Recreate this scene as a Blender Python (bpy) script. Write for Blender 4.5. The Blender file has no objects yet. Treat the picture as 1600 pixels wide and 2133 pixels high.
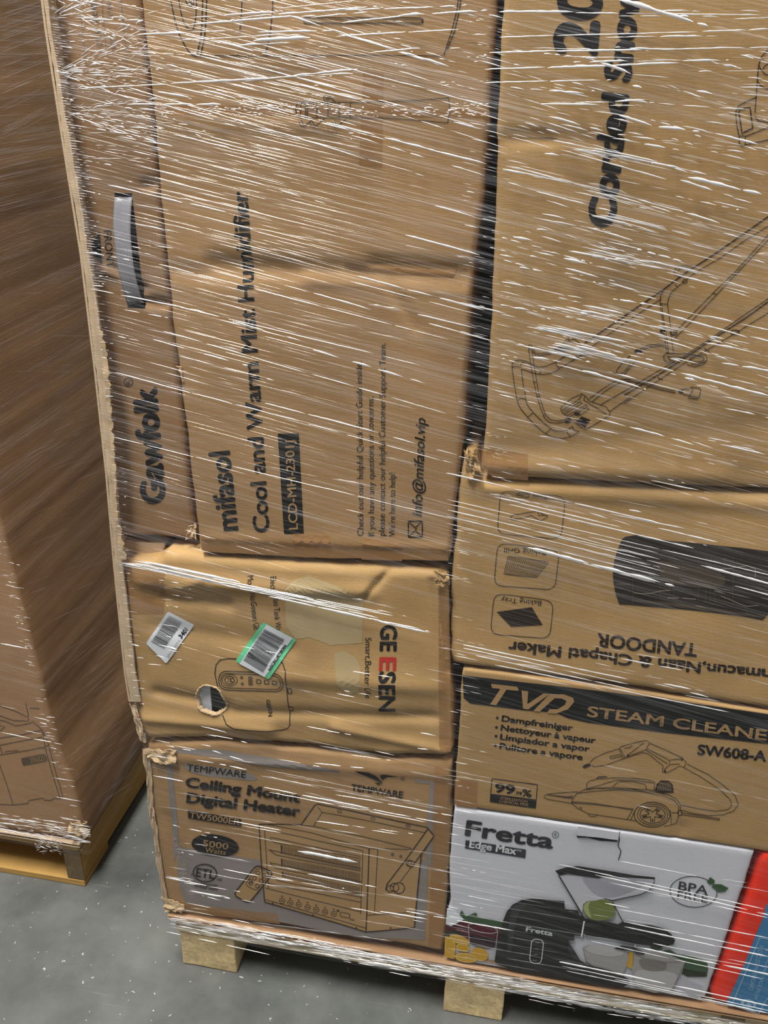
import bpy, bmesh, math, random
import numpy as np
from mathutils import Vector, Matrix, noise as mnoise
random.seed(7); rng = np.random.default_rng(11)
C = bpy.context.scene.collection
sc = bpy.context.scene

# ------------------------------------------------------------------ camera
FPX = 1968.0
_dn = np.array([-50.0, 3963.5, FPX]); _dn /= np.linalg.norm(_dn)
_x = np.array([11800.0, 1126.5, -FPX]); _x -= _dn*(_x@_dn); _x /= np.linalg.norm(_x)
_y = np.cross(-_dn, _x)
R = np.stack([_x, _y, -_dn])                  # world = R @ (right, down, forward)
CAM = np.array([0.0, -1.15, 1.597])
cd = bpy.data.cameras.new('camera'); cam = bpy.data.objects.new('camera', cd); C.objects.link(cam)
m = R @ np.diag([1.0, -1.0, -1.0])            # blender camera axes: right, up, back
M4 = Matrix([list(m[0])+[CAM[0]], list(m[1])+[CAM[1]], list(m[2])+[CAM[2]], [0, 0, 0, 1]])
cam.matrix_world = M4
cd.sensor_fit = 'HORIZONTAL'; cd.sensor_width = 36; cd.lens = 36*FPX/1600; cd.clip_start = 0.05
sc.camera = cam

# ------------------------------------------------------------------ world, lamps, exposure
w = bpy.data.worlds.new('world'); sc.world = w; w.use_nodes = True
bg = w.node_tree.nodes['Background']; bg.inputs[0].default_value = (0.95, 0.97, 1.0, 1); bg.inputs[1].default_value = 1.0
# hall light: dim towards the horizon (racks and loads), brighter from the ceiling
_t = w.node_tree; _g = _t.nodes.new('ShaderNodeTexCoord'); _s = _t.nodes.new('ShaderNodeSeparateXYZ'); _r = _t.nodes.new('ShaderNodeValToRGB')
_t.links.new(_g.outputs['Generated'], _s.inputs[0]); _t.links.new(_s.outputs['Z'], _r.inputs[0]); _t.links.new(_r.outputs[0], bg.inputs[0])
_r.color_ramp.elements[0].position = 0.02; _r.color_ramp.elements[0].color = (.035, .035, .038, 1)
_r.color_ramp.elements[1].position = 0.6; _r.color_ramp.elements[1].color = (.21, .212, .22, 1)
def area(name, loc, rot, sx, sy, power, col=(1, 0.97, 0.92)):
    l = bpy.data.lights.new(name, 'AREA'); l.shape = 'RECTANGLE'; l.size = sx; l.size_y = sy; l.energy = power; l.color = col
    o = bpy.data.objects.new(name, l); C.objects.link(o); o.location = loc; o.rotation_euler = rot
    return o
area('ceiling_lamp', (-0.8, -1.0, 4.6), (0, 0, 0), 0.5, 1.5, 232)
area('ceiling_lamp', (2.4, -1.3, 4.6), (0, 0, 0), 0.4, 1.6, 48)
area('ceiling_lamp', (-3.2, -1.3, 4.6), (0, 0, 0), 0.4, 1.6, 60)
sc.view_settings.view_transform = 'Standard'; sc.view_settings.look = 'None'
sc.view_settings.gamma = 1; sc.view_settings.use_curve_mapping = False
sc.view_settings.exposure = 0.16
sc.cycles.transparent_max_bounces = 24

# ------------------------------------------------------------------ pixel -> world helpers (world geometry on true planes)
def ray(px, py): return R @ np.array([px-800.0, py-1066.5, FPX])
def P(px, py, y=0.0):
    d = ray(px, py); return CAM + d*((y-CAM[1])/d[1])
def PZ(px, py, z=0.0):
    d = ray(px, py); return CAM + d*((z-CAM[2])/d[2])
def PX(px, py, x):
    d = ray(px, py); return CAM + d*((x-CAM[0])/d[0])
def rays(a):
    a = np.asarray(a, float); v = np.stack([a[:, 0]-800.0, a[:, 1]-1066.5, np.full(len(a), FPX)], 1)
    return v @ R.T
def PN(a, y=0.0):
    d = rays(a); return CAM + d*((y-CAM[1])/d[:, 1:2])

# ------------------------------------------------------------------ objects
def tag(o, label, cat, group=None, kind=None):
    if label: o['label'] = label
    if cat: o['category'] = cat
    if group: o['group'] = group
    if kind: o['kind'] = kind
    return o
def empty(name, loc, label, cat, group=None):
    o = bpy.data.objects.new(name, None); C.objects.link(o); o.location = loc; o.empty_display_size = 0.05
    return tag(o, label, cat, group)
def mesh(name, verts, faces, mat, parent=None, smooth=False, mats=None, midx=None):
    me = bpy.data.meshes.new(name)
    v = np.asarray(verts, float)
    if parent is not None: v = v - np.array(parent.matrix_world.translation if False else ploc(parent))
    me.from_pydata(v.tolist(), [], [list(map(int, f)) for f in faces])
    for mm in (mats or [mat]): me.materials.append(mm)
    if midx is not None: me.polygons.foreach_set('material_index', midx)
    if smooth: me.polygons.foreach_set('use_smooth', [True]*len(me.polygons))
    me.validate(); me.update()
    o = bpy.data.objects.new(name, me); C.objects.link(o)
    if parent is not None: o.parent = parent
    return o
def ploc(p):
    l = np.zeros(3)
    while p is not None: l = l + np.array(p.location); p = p.parent
    return l

# ------------------------------------------------------------------ materials
def newmat(name):
    mt = bpy.data.materials.new(name); mt.use_nodes = True
    nt = mt.node_tree; b = nt.nodes['Principled BSDF']; return mt, nt, b
def srgb(r, g, b):
    f = lambda c: ((c/255+0.055)/1.055)**2.4 if c/255 > 0.04045 else c/255/12.92
    return (f(r), f(g), f(b), 1)
def N(nt, t, **kw):
    n = nt.nodes.new(t)
    for k, v in kw.items():
        if k.startswith('i_'): n.inputs[k[2:].replace('_', ' ')].default_value = v
        else: setattr(n, k, v)
    return n
def plain(name, col, rough=0.7, spec=0.3, metallic=0):
    mt, nt, b = newmat(name); b.inputs['Base Color'].default_value = col
    b.inputs['Roughness'].default_value = rough; b.inputs['Specular IOR Level'].default_value = spec; b.inputs['Metallic'].default_value = metallic
    return mt
def kraft(name, col, var=0.12, rough=0.72, flute=0.15, spec=0.25, fdir='Z'):
    mt, nt, b = newmat(name); L = nt.links.new
    tc = N(nt, 'ShaderNodeTexCoord')
    n1 = N(nt, 'ShaderNodeTexNoise', i_Scale=5.0, i_Detail=5.0, i_Roughness=0.6); L(tc.outputs['Object'], n1.inputs['Vector'])
    mp = N(nt, 'ShaderNodeMapping'); mp.inputs['Scale'].default_value = (40, 40, 900) if fdir == 'Z' else (900, 40, 40); L(tc.outputs['Object'], mp.inputs['Vector'])
    n2 = N(nt, 'ShaderNodeTexNoise', i_Scale=1.0, i_Detail=3.0); L(mp.outputs[0], n2.inputs['Vector'])
    n3 = N(nt, 'ShaderNodeTexNoise', i_Scale=350.0, i_Detail=2.0); L(tc.outputs['Object'], n3.inputs['Vector'])
    r = N(nt, 'ShaderNodeValToRGB'); r.color_ramp.elements[0].position = 0.3; r.color_ramp.elements[1].position = 0.7
    c = np.array(col[:3]); r.color_ramp.elements[0].color = (*(c*(1-var)), 1); r.color_ramp.elements[1].color = (*(c*(1+var)), 1)
    L(n1.outputs['Fac'], r.inputs[0])
    hs = N(nt, 'ShaderNodeMixRGB', blend_type='MULTIPLY'); hs.inputs[0].default_value = 0.35; L(r.outputs[0], hs.inputs[1])
    r2 = N(nt, 'ShaderNodeValToRGB'); r2.color_ramp.elements[0].position = 0.25; r2.color_ramp.elements[0].color = (.55, .55, .55, 1); r2.color_ramp.elements[1].position = .7; r2.color_ramp.elements[1].color = (1.12, 1.12, 1.12, 1)
    mx = N(nt, 'ShaderNodeMath', operation='ADD'); L(n2.outputs['Fac'], mx.inputs[0]); L(n3.outputs['Fac'], mx.inputs[1])
    hf = N(nt, 'ShaderNodeMath', operation='MULTIPLY'); hf.inputs[1].default_value = .5; L(mx.outputs[0], hf.inputs[0])
    L(hf.outputs[0], r2.inputs[0]); L(r2.outputs[0], hs.inputs[2])
    L(hs.outputs[0], b.inputs['Base Color']); b.inputs['Roughness'].default_value = rough; b.inputs['Specular IOR Level'].default_value = spec
    bp = N(nt, 'ShaderNodeBump', i_Strength=flute, i_Distance=0.002); L(n2.outputs['Fac'], bp.inputs['Height']); L(bp.outputs[0], b.inputs['Normal'])
    return mt
KR = kraft('kraft_board', srgb(172, 137, 95))
KR2 = kraft('kraft_board_yellow', srgb(178, 144, 96))
KR4 = kraft('kraft_board_lit', srgb(190, 154, 102))  # brighter tone holds the light striking the bulging water heater carton
KR3 = kraft('kraft_board_red', srgb(168, 132, 96))
KRD = kraft('kraft_board_dark', srgb(150, 112, 72))
KRP = kraft('kraft_board_pale', srgb(204, 180, 150), var=0.08)
TORN = kraft('torn_paper', srgb(206, 178, 138), var=0.2)
WHITE = kraft('white_coated_board', srgb(212, 214, 222), var=0.02, rough=0.45, flute=0.05)
RED = plain('red_coated_board', srgb(236, 50, 24), 0.4)
BLUE = plain('blue_coated_board', srgb(60, 128, 176), 0.4)
INK = plain('black_ink', srgb(26, 24, 23), 0.6)
INKB = plain('brown_black_ink', srgb(44, 32, 24), 0.6)
KNOCK = plain('bare_board', srgb(172, 138, 95), 0.7)
INKL = plain('soft_brown_ink', srgb(92, 76, 60), 0.6)
GREYINK = plain('grey_ink', srgb(140, 128, 116), 0.6)
REDINK = plain('red_ink', srgb(190, 52, 44), 0.6)
WPAP = plain('white_paper', srgb(226, 230, 236), 0.5)
GRN = plain('green_paper', srgb(110, 214, 160), 0.5)
BLK = plain('black_print', srgb(26, 26, 28), 0.4)
BLK2 = plain('dark_print', srgb(50, 50, 54), 0.4)
BROWNP = plain('brown_black_print', srgb(52, 46, 42), 0.5)
BROWNP2 = plain('brown_print', srgb(84, 72, 60), 0.5)
VOID = plain('void_shade', srgb(22, 20, 20), 0.8)  # near-black colour that paints shade into the gap and the slots
GLUE = plain('glue_residue', srgb(188, 166, 124), 0.35)

def tapemat():
    mt, nt, b = newmat('clear_packing_tape'); L = nt.links.new
    b.inputs['Base Color'].default_value = srgb(176, 132, 84); b.inputs['Roughness'].default_value = 0.25
    b.inputs['Alpha'].default_value = 0.55; return mt
TAPE = tapemat()

def filmmat():
    mt, nt, b = newmat('stretch_film'); L = nt.links.new; nt.nodes.remove(b)
    out = nt.nodes['Material Output']
    tc = N(nt, 'ShaderNodeTexCoord')
    rot = N(nt, 'ShaderNodeMapping'); rot.inputs['Rotation'].default_value = (0, math.radians(-11), 0); L(tc.outputs['Object'], rot.inputs['Vector'])
    def streak(sx, sz, det=3.0):
        mp = N(nt, 'ShaderNodeMapping'); mp.inputs['Scale'].default_value = (sx, sx, sz); L(rot.outputs[0], mp.inputs['Vector'])
        n = N(nt, 'ShaderNodeTexNoise', i_Scale=1.0, i_Detail=det, i_Roughness=0.6); L(mp.outputs[0], n.inputs['Vector']); return n
    s1 = streak(3, 95); s2 = streak(5, 320, 2.0); s3 = streak(1.2, 9)
    a = N(nt, 'ShaderNodeMath', operation='ADD'); L(s1.outputs['Fac'], a.inputs[0]); L(s2.outputs['Fac'], a.inputs[1])
    bump = N(nt, 'ShaderNodeBump', i_Strength=0.9, i_Distance=0.004); L(a.outputs[0], bump.inputs['Height'])
    # haze of stretched film: thickness varies along its stretch direction
    mr = N(nt, 'ShaderNodeMapRange'); mr.inputs['From Min'].default_value = 0.93; mr.inputs['From Max'].default_value = 1.35
    mr.inputs['To Min'].default_value = 0.0; mr.inputs['To Max'].default_value = 0.28; L(a.outputs[0], mr.inputs['Value'])
    m3 = N(nt, 'ShaderNodeMapRange'); m3.inputs['From Min'].default_value = 0.35; m3.inputs['From Max'].default_value = 0.7
    m3.inputs['To Min'].default_value = 0.25; m3.inputs['To Max'].default_value = 1.2; L(s3.outputs['Fac'], m3.inputs['Value'])
    sep = N(nt, 'ShaderNodeSeparateXYZ'); L(tc.outputs['Object'], sep.inputs[0])
    mz = N(nt, 'ShaderNodeMapRange'); mz.inputs['From Min'].default_value = 0.25; mz.inputs['From Max'].default_value = 1.6   # more wraps overlap towards the top
    mz.inputs['To Min'].default_value = 0.3; mz.inputs['To Max'].default_value = 1.1; L(sep.outputs['Z'], mz.inputs['Value'])
    h = N(nt, 'ShaderNodeMath', operation='MULTIPLY'); L(mr.outputs[0], h.inputs[0]); L(m3.outputs[0], h.inputs[1])
    h2 = N(nt, 'ShaderNodeMath', operation='MULTIPLY'); L(h.outputs[0], h2.inputs[0]); L(mz.outputs[0], h2.inputs[1])
    tr = N(nt, 'ShaderNodeBsdfTransparent'); df = N(nt, 'ShaderNodeBsdfDiffuse'); df.inputs[0].default_value = (0.86, 0.86, 0.9, 1)
    gl = N(nt, 'ShaderNodeBsdfGlossy'); gl.inputs['Roughness'].default_value = 0.22; L(bump.outputs[0], gl.inputs['Normal']); L(bump.outputs[0], df.inputs['Normal'])
    mix = N(nt, 'ShaderNodeMixShader'); L(h2.outputs[0], mix.inputs[0]); L(tr.outputs[0], mix.inputs[1]); L(df.outputs[0], mix.inputs[2])
    mx2 = N(nt, 'ShaderNodeMixShader'); mx2.inputs[0].default_value = 0.05; L(mix.outputs[0], mx2.inputs[1]); L(gl.outputs[0], mx2.inputs[2])
    L(mx2.outputs[0], out.inputs[0]); return mt
FILM = filmmat()
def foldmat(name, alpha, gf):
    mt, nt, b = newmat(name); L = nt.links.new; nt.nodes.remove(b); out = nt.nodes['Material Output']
    tr = N(nt, 'ShaderNodeBsdfTransparent'); df = N(nt, 'ShaderNodeBsdfDiffuse'); df.inputs[0].default_value = (0.93, 0.93, 0.95, 1)  # whitish body: lamp glints on the film folds put into the colour
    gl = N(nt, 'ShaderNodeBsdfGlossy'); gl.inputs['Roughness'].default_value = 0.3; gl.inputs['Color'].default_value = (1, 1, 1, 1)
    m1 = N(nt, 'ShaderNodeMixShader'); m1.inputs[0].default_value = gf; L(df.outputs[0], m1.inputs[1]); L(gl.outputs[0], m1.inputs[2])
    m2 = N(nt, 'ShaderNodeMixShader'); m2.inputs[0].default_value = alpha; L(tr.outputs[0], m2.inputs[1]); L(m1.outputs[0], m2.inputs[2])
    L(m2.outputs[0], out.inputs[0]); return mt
FOLD = foldmat('film_fold_glint', 0.85, 0.6)
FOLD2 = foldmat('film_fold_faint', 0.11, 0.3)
CLR = foldmat('clear_plastic', 0.5, 0.3)

def woodmat(name, col, scale=(2, 60, 60), spots=0.0):
    mt, nt, b = newmat(name); L = nt.links.new
    tc = N(nt, 'ShaderNodeTexCoord'); mp = N(nt, 'ShaderNodeMapping'); mp.inputs['Scale'].default_value = scale; L(tc.outputs['Object'], mp.inputs[0])
    n = N(nt, 'ShaderNodeTexNoise', i_Scale=1.5, i_Detail=6.0, i_Roughness=.65, i_Distortion=.6); L(mp.outputs[0], n.inputs['Vector'])
    r = N(nt, 'ShaderNodeValToRGB'); c = np.array(col[:3]); r.color_ramp.elements[0].position = .3; r.color_ramp.elements[1].position = .68
    r.color_ramp.elements[0].color = (*(c*0.72), 1); r.color_ramp.elements[1].color = (*(c*1.1), 1); L(n.outputs['Fac'], r.inputs[0])
    L(r.outputs[0], b.inputs['Base Color']); b.inputs['Roughness'].default_value = .8; b.inputs['Specular IOR Level'].default_value = .15
    bp = N(nt, 'ShaderNodeBump', i_Strength=.4, i_Distance=.003); L(n.outputs['Fac'], bp.inputs['Height']); L(bp.outputs[0], b.inputs['Normal'])
    return mt
WOOD = woodmat('pale_pine', srgb(226, 208, 172))
WOODE = woodmat('pine_end_grain', srgb(226, 206, 166), (14, 14, 90))
WOODY = woodmat('yellow_pine', srgb(196, 156, 92), (3, 3, 70))
WOODD = woodmat('stained_stringer_end', srgb(120, 104, 80), (30, 30, 18))
CHIP = woodmat('chipboard_block', srgb(236, 210, 160), (60, 60, 60))

def floormat():
    mt, nt, b = newmat('concrete_floor'); L = nt.links.new
    tc = N(nt, 'ShaderNodeTexCoord')
    n = N(nt, 'ShaderNodeTexNoise', i_Scale=3.5, i_Detail=9.0, i_Roughness=.62); L(tc.outputs['Object'], n.inputs['Vector'])
    r = N(nt, 'ShaderNodeValToRGB'); r.color_ramp.elements[0].position = .32; r.color_ramp.elements[1].position = .7
    r.color_ramp.elements[0].color = srgb(74, 77, 76); r.color_ramp.elements[1].color = srgb(120, 123, 119); L(n.outputs['Fac'], r.inputs[0])
    last = r.outputs[0]
    for sca, th, colr, seed in ((70, .13, srgb(205, 204, 198), 0), (24, .055, srgb(190, 190, 184), 5), (160, .16, srgb(80, 80, 78), 9)):
        mp = N(nt, 'ShaderNodeMapping'); mp.inputs['Location'].default_value = (seed, seed, 0); L(tc.outputs['Object'], mp.inputs[0])
        nz = N(nt, 'ShaderNodeTexNoise', i_Scale=sca*1.5, i_Detail=2.0); L(tc.outputs['Object'], nz.inputs['Vector'])
        ad = N(nt, 'ShaderNodeMixRGB', blend_type='ADD'); ad.inputs[0].default_value = .02; L(mp.outputs[0], ad.inputs[1]); L(nz.outputs['Color'], ad.inputs[2])
        v = N(nt, 'ShaderNodeTexVoronoi', i_Scale=sca); L(ad.outputs[0], v.inputs['Vector'])
        gate = N(nt, 'ShaderNodeMath', operation='LESS_THAN'); gate.inputs[1].default_value = th; L(v.outputs['Distance'], gate.inputs[0])
        sp = N(nt, 'ShaderNodeSeparateColor'); L(v.outputs['Color'], sp.inputs[0])
        g2 = N(nt, 'ShaderNodeMath', operation='GREATER_THAN'); g2.inputs[1].default_value = .72; L(sp.outputs[0], g2.inputs[0])
        g3 = N(nt, 'ShaderNodeMath', operation='MULTIPLY'); L(gate.outputs[0], g3.inputs[0]); L(g2.outputs[0], g3.inputs[1])
        g4 = N(nt, 'ShaderNodeMath', operation='MULTIPLY'); g4.inputs[1].default_value = .75; L(g3.outputs[0], g4.inputs[0])
        mx = N(nt, 'ShaderNodeMixRGB'); L(g4.outputs[0], mx.inputs[0]); L(last, mx.inputs[1]); mx.inputs[2].default_value = colr; last = mx.outputs[0]
    # hairline scratches
    for ang, sd in ((20, 1), (-65, 4)):
        mp = N(nt, 'ShaderNodeMapping'); mp.inputs['Rotation'].default_value = (0, 0, math.radians(ang)); mp.inputs['Scale'].default_value = (4, 90, 1); mp.inputs['Location'].default_value = (sd, sd, 0); L(tc.outputs['Object'], mp.inputs[0])
        nz = N(nt, 'ShaderNodeTexNoise', i_Scale=1.0, i_Detail=1.0); L(mp.outputs[0], nz.inputs['Vector'])
        rr = N(nt, 'ShaderNodeMapRange'); rr.inputs['From Min'].default_value = .72; rr.inputs['From Max'].default_value = .76; rr.inputs['To Max'].default_value = .12; L(nz.outputs['Fac'], rr.inputs['Value'])
        mx = N(nt, 'ShaderNodeMixRGB'); L(rr.outputs[0], mx.inputs[0]); L(last, mx.inputs[1]); mx.inputs[2].default_value = srgb(190, 190, 186); last = mx.outputs[0]
    L(last, b.inputs['Base Color']); b.inputs['Roughness'].default_value = .55; b.inputs['Specular IOR Level'].default_value = .3
    bp = N(nt, 'ShaderNodeBump', i_Strength=.15, i_Distance=.004); L(n.outputs['Fac'], bp.inputs['Height']); L(bp.outputs[0], b.inputs['Normal'])
    return mt

# ------------------------------------------------------------------ floor
g = mesh('floor', [(-6, -4, 0), (6, -4, 0), (6, 8, 0), (-6, 8, 0)], [(0, 1, 2, 3)], floormat()); g['kind'] = 'structure'

# ------------------------------------------------------------------ surfaces of boxes
def nz(x, z, s, seed): return mnoise.noise(Vector((x*s+seed*7.3, z*s-seed*3.1, seed*1.7)))
class Face:
    """front face of a carton, at depth y0, with dents: creases = (ax,az,bx,bz,width,height)"""
    def __init__(s, y0, amp=0.003, sc=6.0, seed=1, creases=(), bulge=None):
        s.y0 = y0; s.amp = amp; s.sc = sc; s.seed = seed; s.bulge = bulge
        s.cr = []
        for (p, q, wd, hh) in creases:
            a = P(*p, y0); b = P(*q, y0); s.cr.append((a[0], a[2], b[0], b[2], wd, hh))
    def h(s, x, z):
        v = s.amp*(nz(x, z, s.sc, s.seed)+0.5*nz(x, z, s.sc*2.3, s.seed+9))
        for (ax, az, bx, bz, wd, hh) in s.cr:
            dx, dz = bx-ax, bz-az; L = math.hypot(dx, dz); t = ((x-ax)*dx+(z-az)*dz)/(L*L)
            tc = min(1, max(0, t)); e = math.hypot(x-ax-tc*dx, z-az-tc*dz)/wd
            if e < 3.5:
                sd = ((x-ax)*dz-(z-az)*dx)/L/wd
                v += hh*(math.exp(-e*e))*(1+0.3*math.sin(sd*2))
        if s.bulge: v += s.bulge(x, z)
        return v
    def pts(s, a, lift=0.0):
        p = PN(a, s.y0)
        for i in range(len(p)): p[i, 1] = s.y0 - s.h(p[i, 0], p[i, 2]) - lift
        return p

def polyl(pts, t):
    pts = np.asarray(pts, float); d = np.r_[0, np.cumsum(np.linalg.norm(np.diff(pts, axis=0), axis=1))]; d /= d[-1]
    return np.stack([np.interp(t, d, pts[:, 0]), np.interp(t, d, pts[:, 1])], -1)
def inpoly(x, y, poly):
    c = False; n = len(poly); j = n-1
    for i in range(n):
        if ((poly[i][1] > y) != (poly[j][1] > y)) and (x < (poly[j][0]-poly[i][0])*(y-poly[i][1])/(poly[j][1]-poly[i][1]+1e-12)+poly[i][0]): c = not c
        j = i
    return c
def carton_body(name, face, top, right, bottom, left, depth, mat, parent, r=0.008, step=0.008, wob=0.0015, holes=(), drop=0.0):
    """closed carton shell. top/bottom run left->right, left/right run top->bottom, in photograph pixels on the face plane"""
    y0 = face.y0
    W = lambda L: np.array([[P(a[0], a[1], y0)[0], P(a[0], a[1], y0)[2]] for a in L])
    T, Rr, B, Lf = W(top), W(right), W(bottom), W(left)
    wid = np.linalg.norm(T[-1]-T[0]); hei = np.linalg.norm(Lf[-1]-Lf[0])
    ru, rv = r/wid, r/hei
    nu, nv = max(4, int(wid/step)), max(4, int(hei/step))
    def S(u, v):
        t = polyl(T, u); b = polyl(B, u); l = polyl(Lf, v); q = polyl(Rr, v)
        u1 = u[..., None]; v1 = v[..., None]
        return (1-v1)*t+v1*b+(1-u1)*l+u1*q-((1-u1)*(1-v1)*T[0]+u1*(1-v1)*T[-1]+(1-u1)*v1*B[0]+u1*v1*B[-1])
    uu = np.linspace(ru, 1-ru, nu); vv = np.linspace(rv, 1-rv, nv)
    U, V = np.meshgrid(uu, vv)
    xz = S(U.ravel(), V.ravel())
    verts = [(x, y0-face.h(x, z), z) for x, z in xz]
    faces = []; keep = []
    hw = [[(P(a[0], a[1], y0)[0], P(a[0], a[1], y0)[2]) for a in hp] for hp in holes]
    for j in range(nv-1):
        for i in range(nu-1):
            a = j*nu+i; f = (a, a+nu, a+nu+1, a+1)
            cx = sum(verts[k][0] for k in f)/4; cz = sum(verts[k][2] for k in f)/4
            if any(inpoly(cx, cz, hp) for hp in hw): continue
            faces.append(f)
    # perimeter, clockwise from the top left
    per = [(0, i) for i in range(nu)]+[(j, nu-1) for j in range(1, nv)]+[(nv-1, i) for i in range(nu-2, -1, -1)]+[(j, 0) for j in range(nv-2, 0, -1)]
    prev = [j*nu+i for j, i in per]; n = len(per)
    pu = np.array([uu[i] for j, i in per]); pv = np.array([vv[j] for j, i in per])
    ou = np.array([-1 if i == 0 else 1 if i == nu-1 else 0 for j, i in per]); ov = np.array([-1 if j == 0 else 1 if j == nv-1 else 0 for j, i in per])
    k = np.where((ou != 0) & (ov != 0), 0.75, 1.0)
    rings = [(math.sin(a), r*(1-math.cos(a)), 1-math.sin(a)) for a in np.radians([22, 45, 68, 90])]
    rings += [(1, r+(depth-r)*t, 0) for t in (0.03, 0.1, 0.3, 0.6, 1.0)]
    for s_, dy, hf in rings:
        xz = S(pu+ou*ru*s_*k, pv+ov*rv*s_*k); base = len(verts)
        for q, (x, z) in enumerate(xz):
            wv = wob*min(1, s_)*(nz(x, z+dy*0.5, 22, face.seed+3)+0.6*nz(x, z, 60, face.seed+5))
            jx = ou[q]*wv; jz = -ov[q]*wv
            verts.append((x+jx, y0-face.h(x, z)*max(hf, 0.0 if dy > 0.05 else .5)+dy, z+jz))
        for q in range(n):
            q2 = (q+1) % n; faces.append((prev[q], prev[q2], base+q2, base+q))
        prev = [base+q for q in range(n)]
    c = len(verts); xs = np.array([verts[q] for q in prev]); verts.append(tuple(xs.mean(0)))
    for q in range(n): faces.append((prev[q], prev[(q+1) % n], c))
    return mesh(name, verts, faces, mat, parent, smooth=True)

# ------------------------------------------------------------------ printing: flat ink meshes that follow the face
_font = {}
def glyphs(s, bold=0.0, italic=0.0, space=1.0):
    key = (s, bold, italic, space)
    if key in _font: return _font[key]
    cu = bpy.data.curves.new('t', 'FONT'); cu.body = s; cu.size = 1; cu.offset = bold; cu.shear = italic; cu.fill_mode = 'FRONT'; cu.resolution_u = 4; cu.space_character = space
    o = bpy.data.objects.new('t', cu); C.objects.link(o); bpy.context.view_layer.update()
    me = o.evaluated_get(bpy.context.evaluated_depsgraph_get()).to_mesh()
    v = np.array([q.co[:2] for q in me.vertices]); f = [list(p.vertices) for p in me.polygons]
    o.to_mesh_clear() if False else None
    bpy.data.objects.remove(o); bpy.data.curves.remove(cu)
    _font[key] = (v, f); return v, f
CAP = None
def catmull(p, closed=False, n=5):
    p = np.asarray(p, float); k = len(p); out = []
    rngk = range(k if closed else k-1)
    for i in rngk:
        p0 = p[(i-1) % k] if closed or i > 0 else 2*p[0]-p[1]; p1 = p[i]; p2 = p[(i+1) % k]
        p3 = p[(i+2) % k] if closed or i+2 < k else 2*p[-1]-p[-2]
        for t in np.arange(n)/n:
            out.append(0.5*((2*p1)+(-p0+p2)*t+(2*p0-5*p1+4*p2-p3)*t*t+(-p0+3*p1-3*p2+p3)*t**3))
    if not closed: out.append(p[-1])
    return np.array(out)
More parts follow.
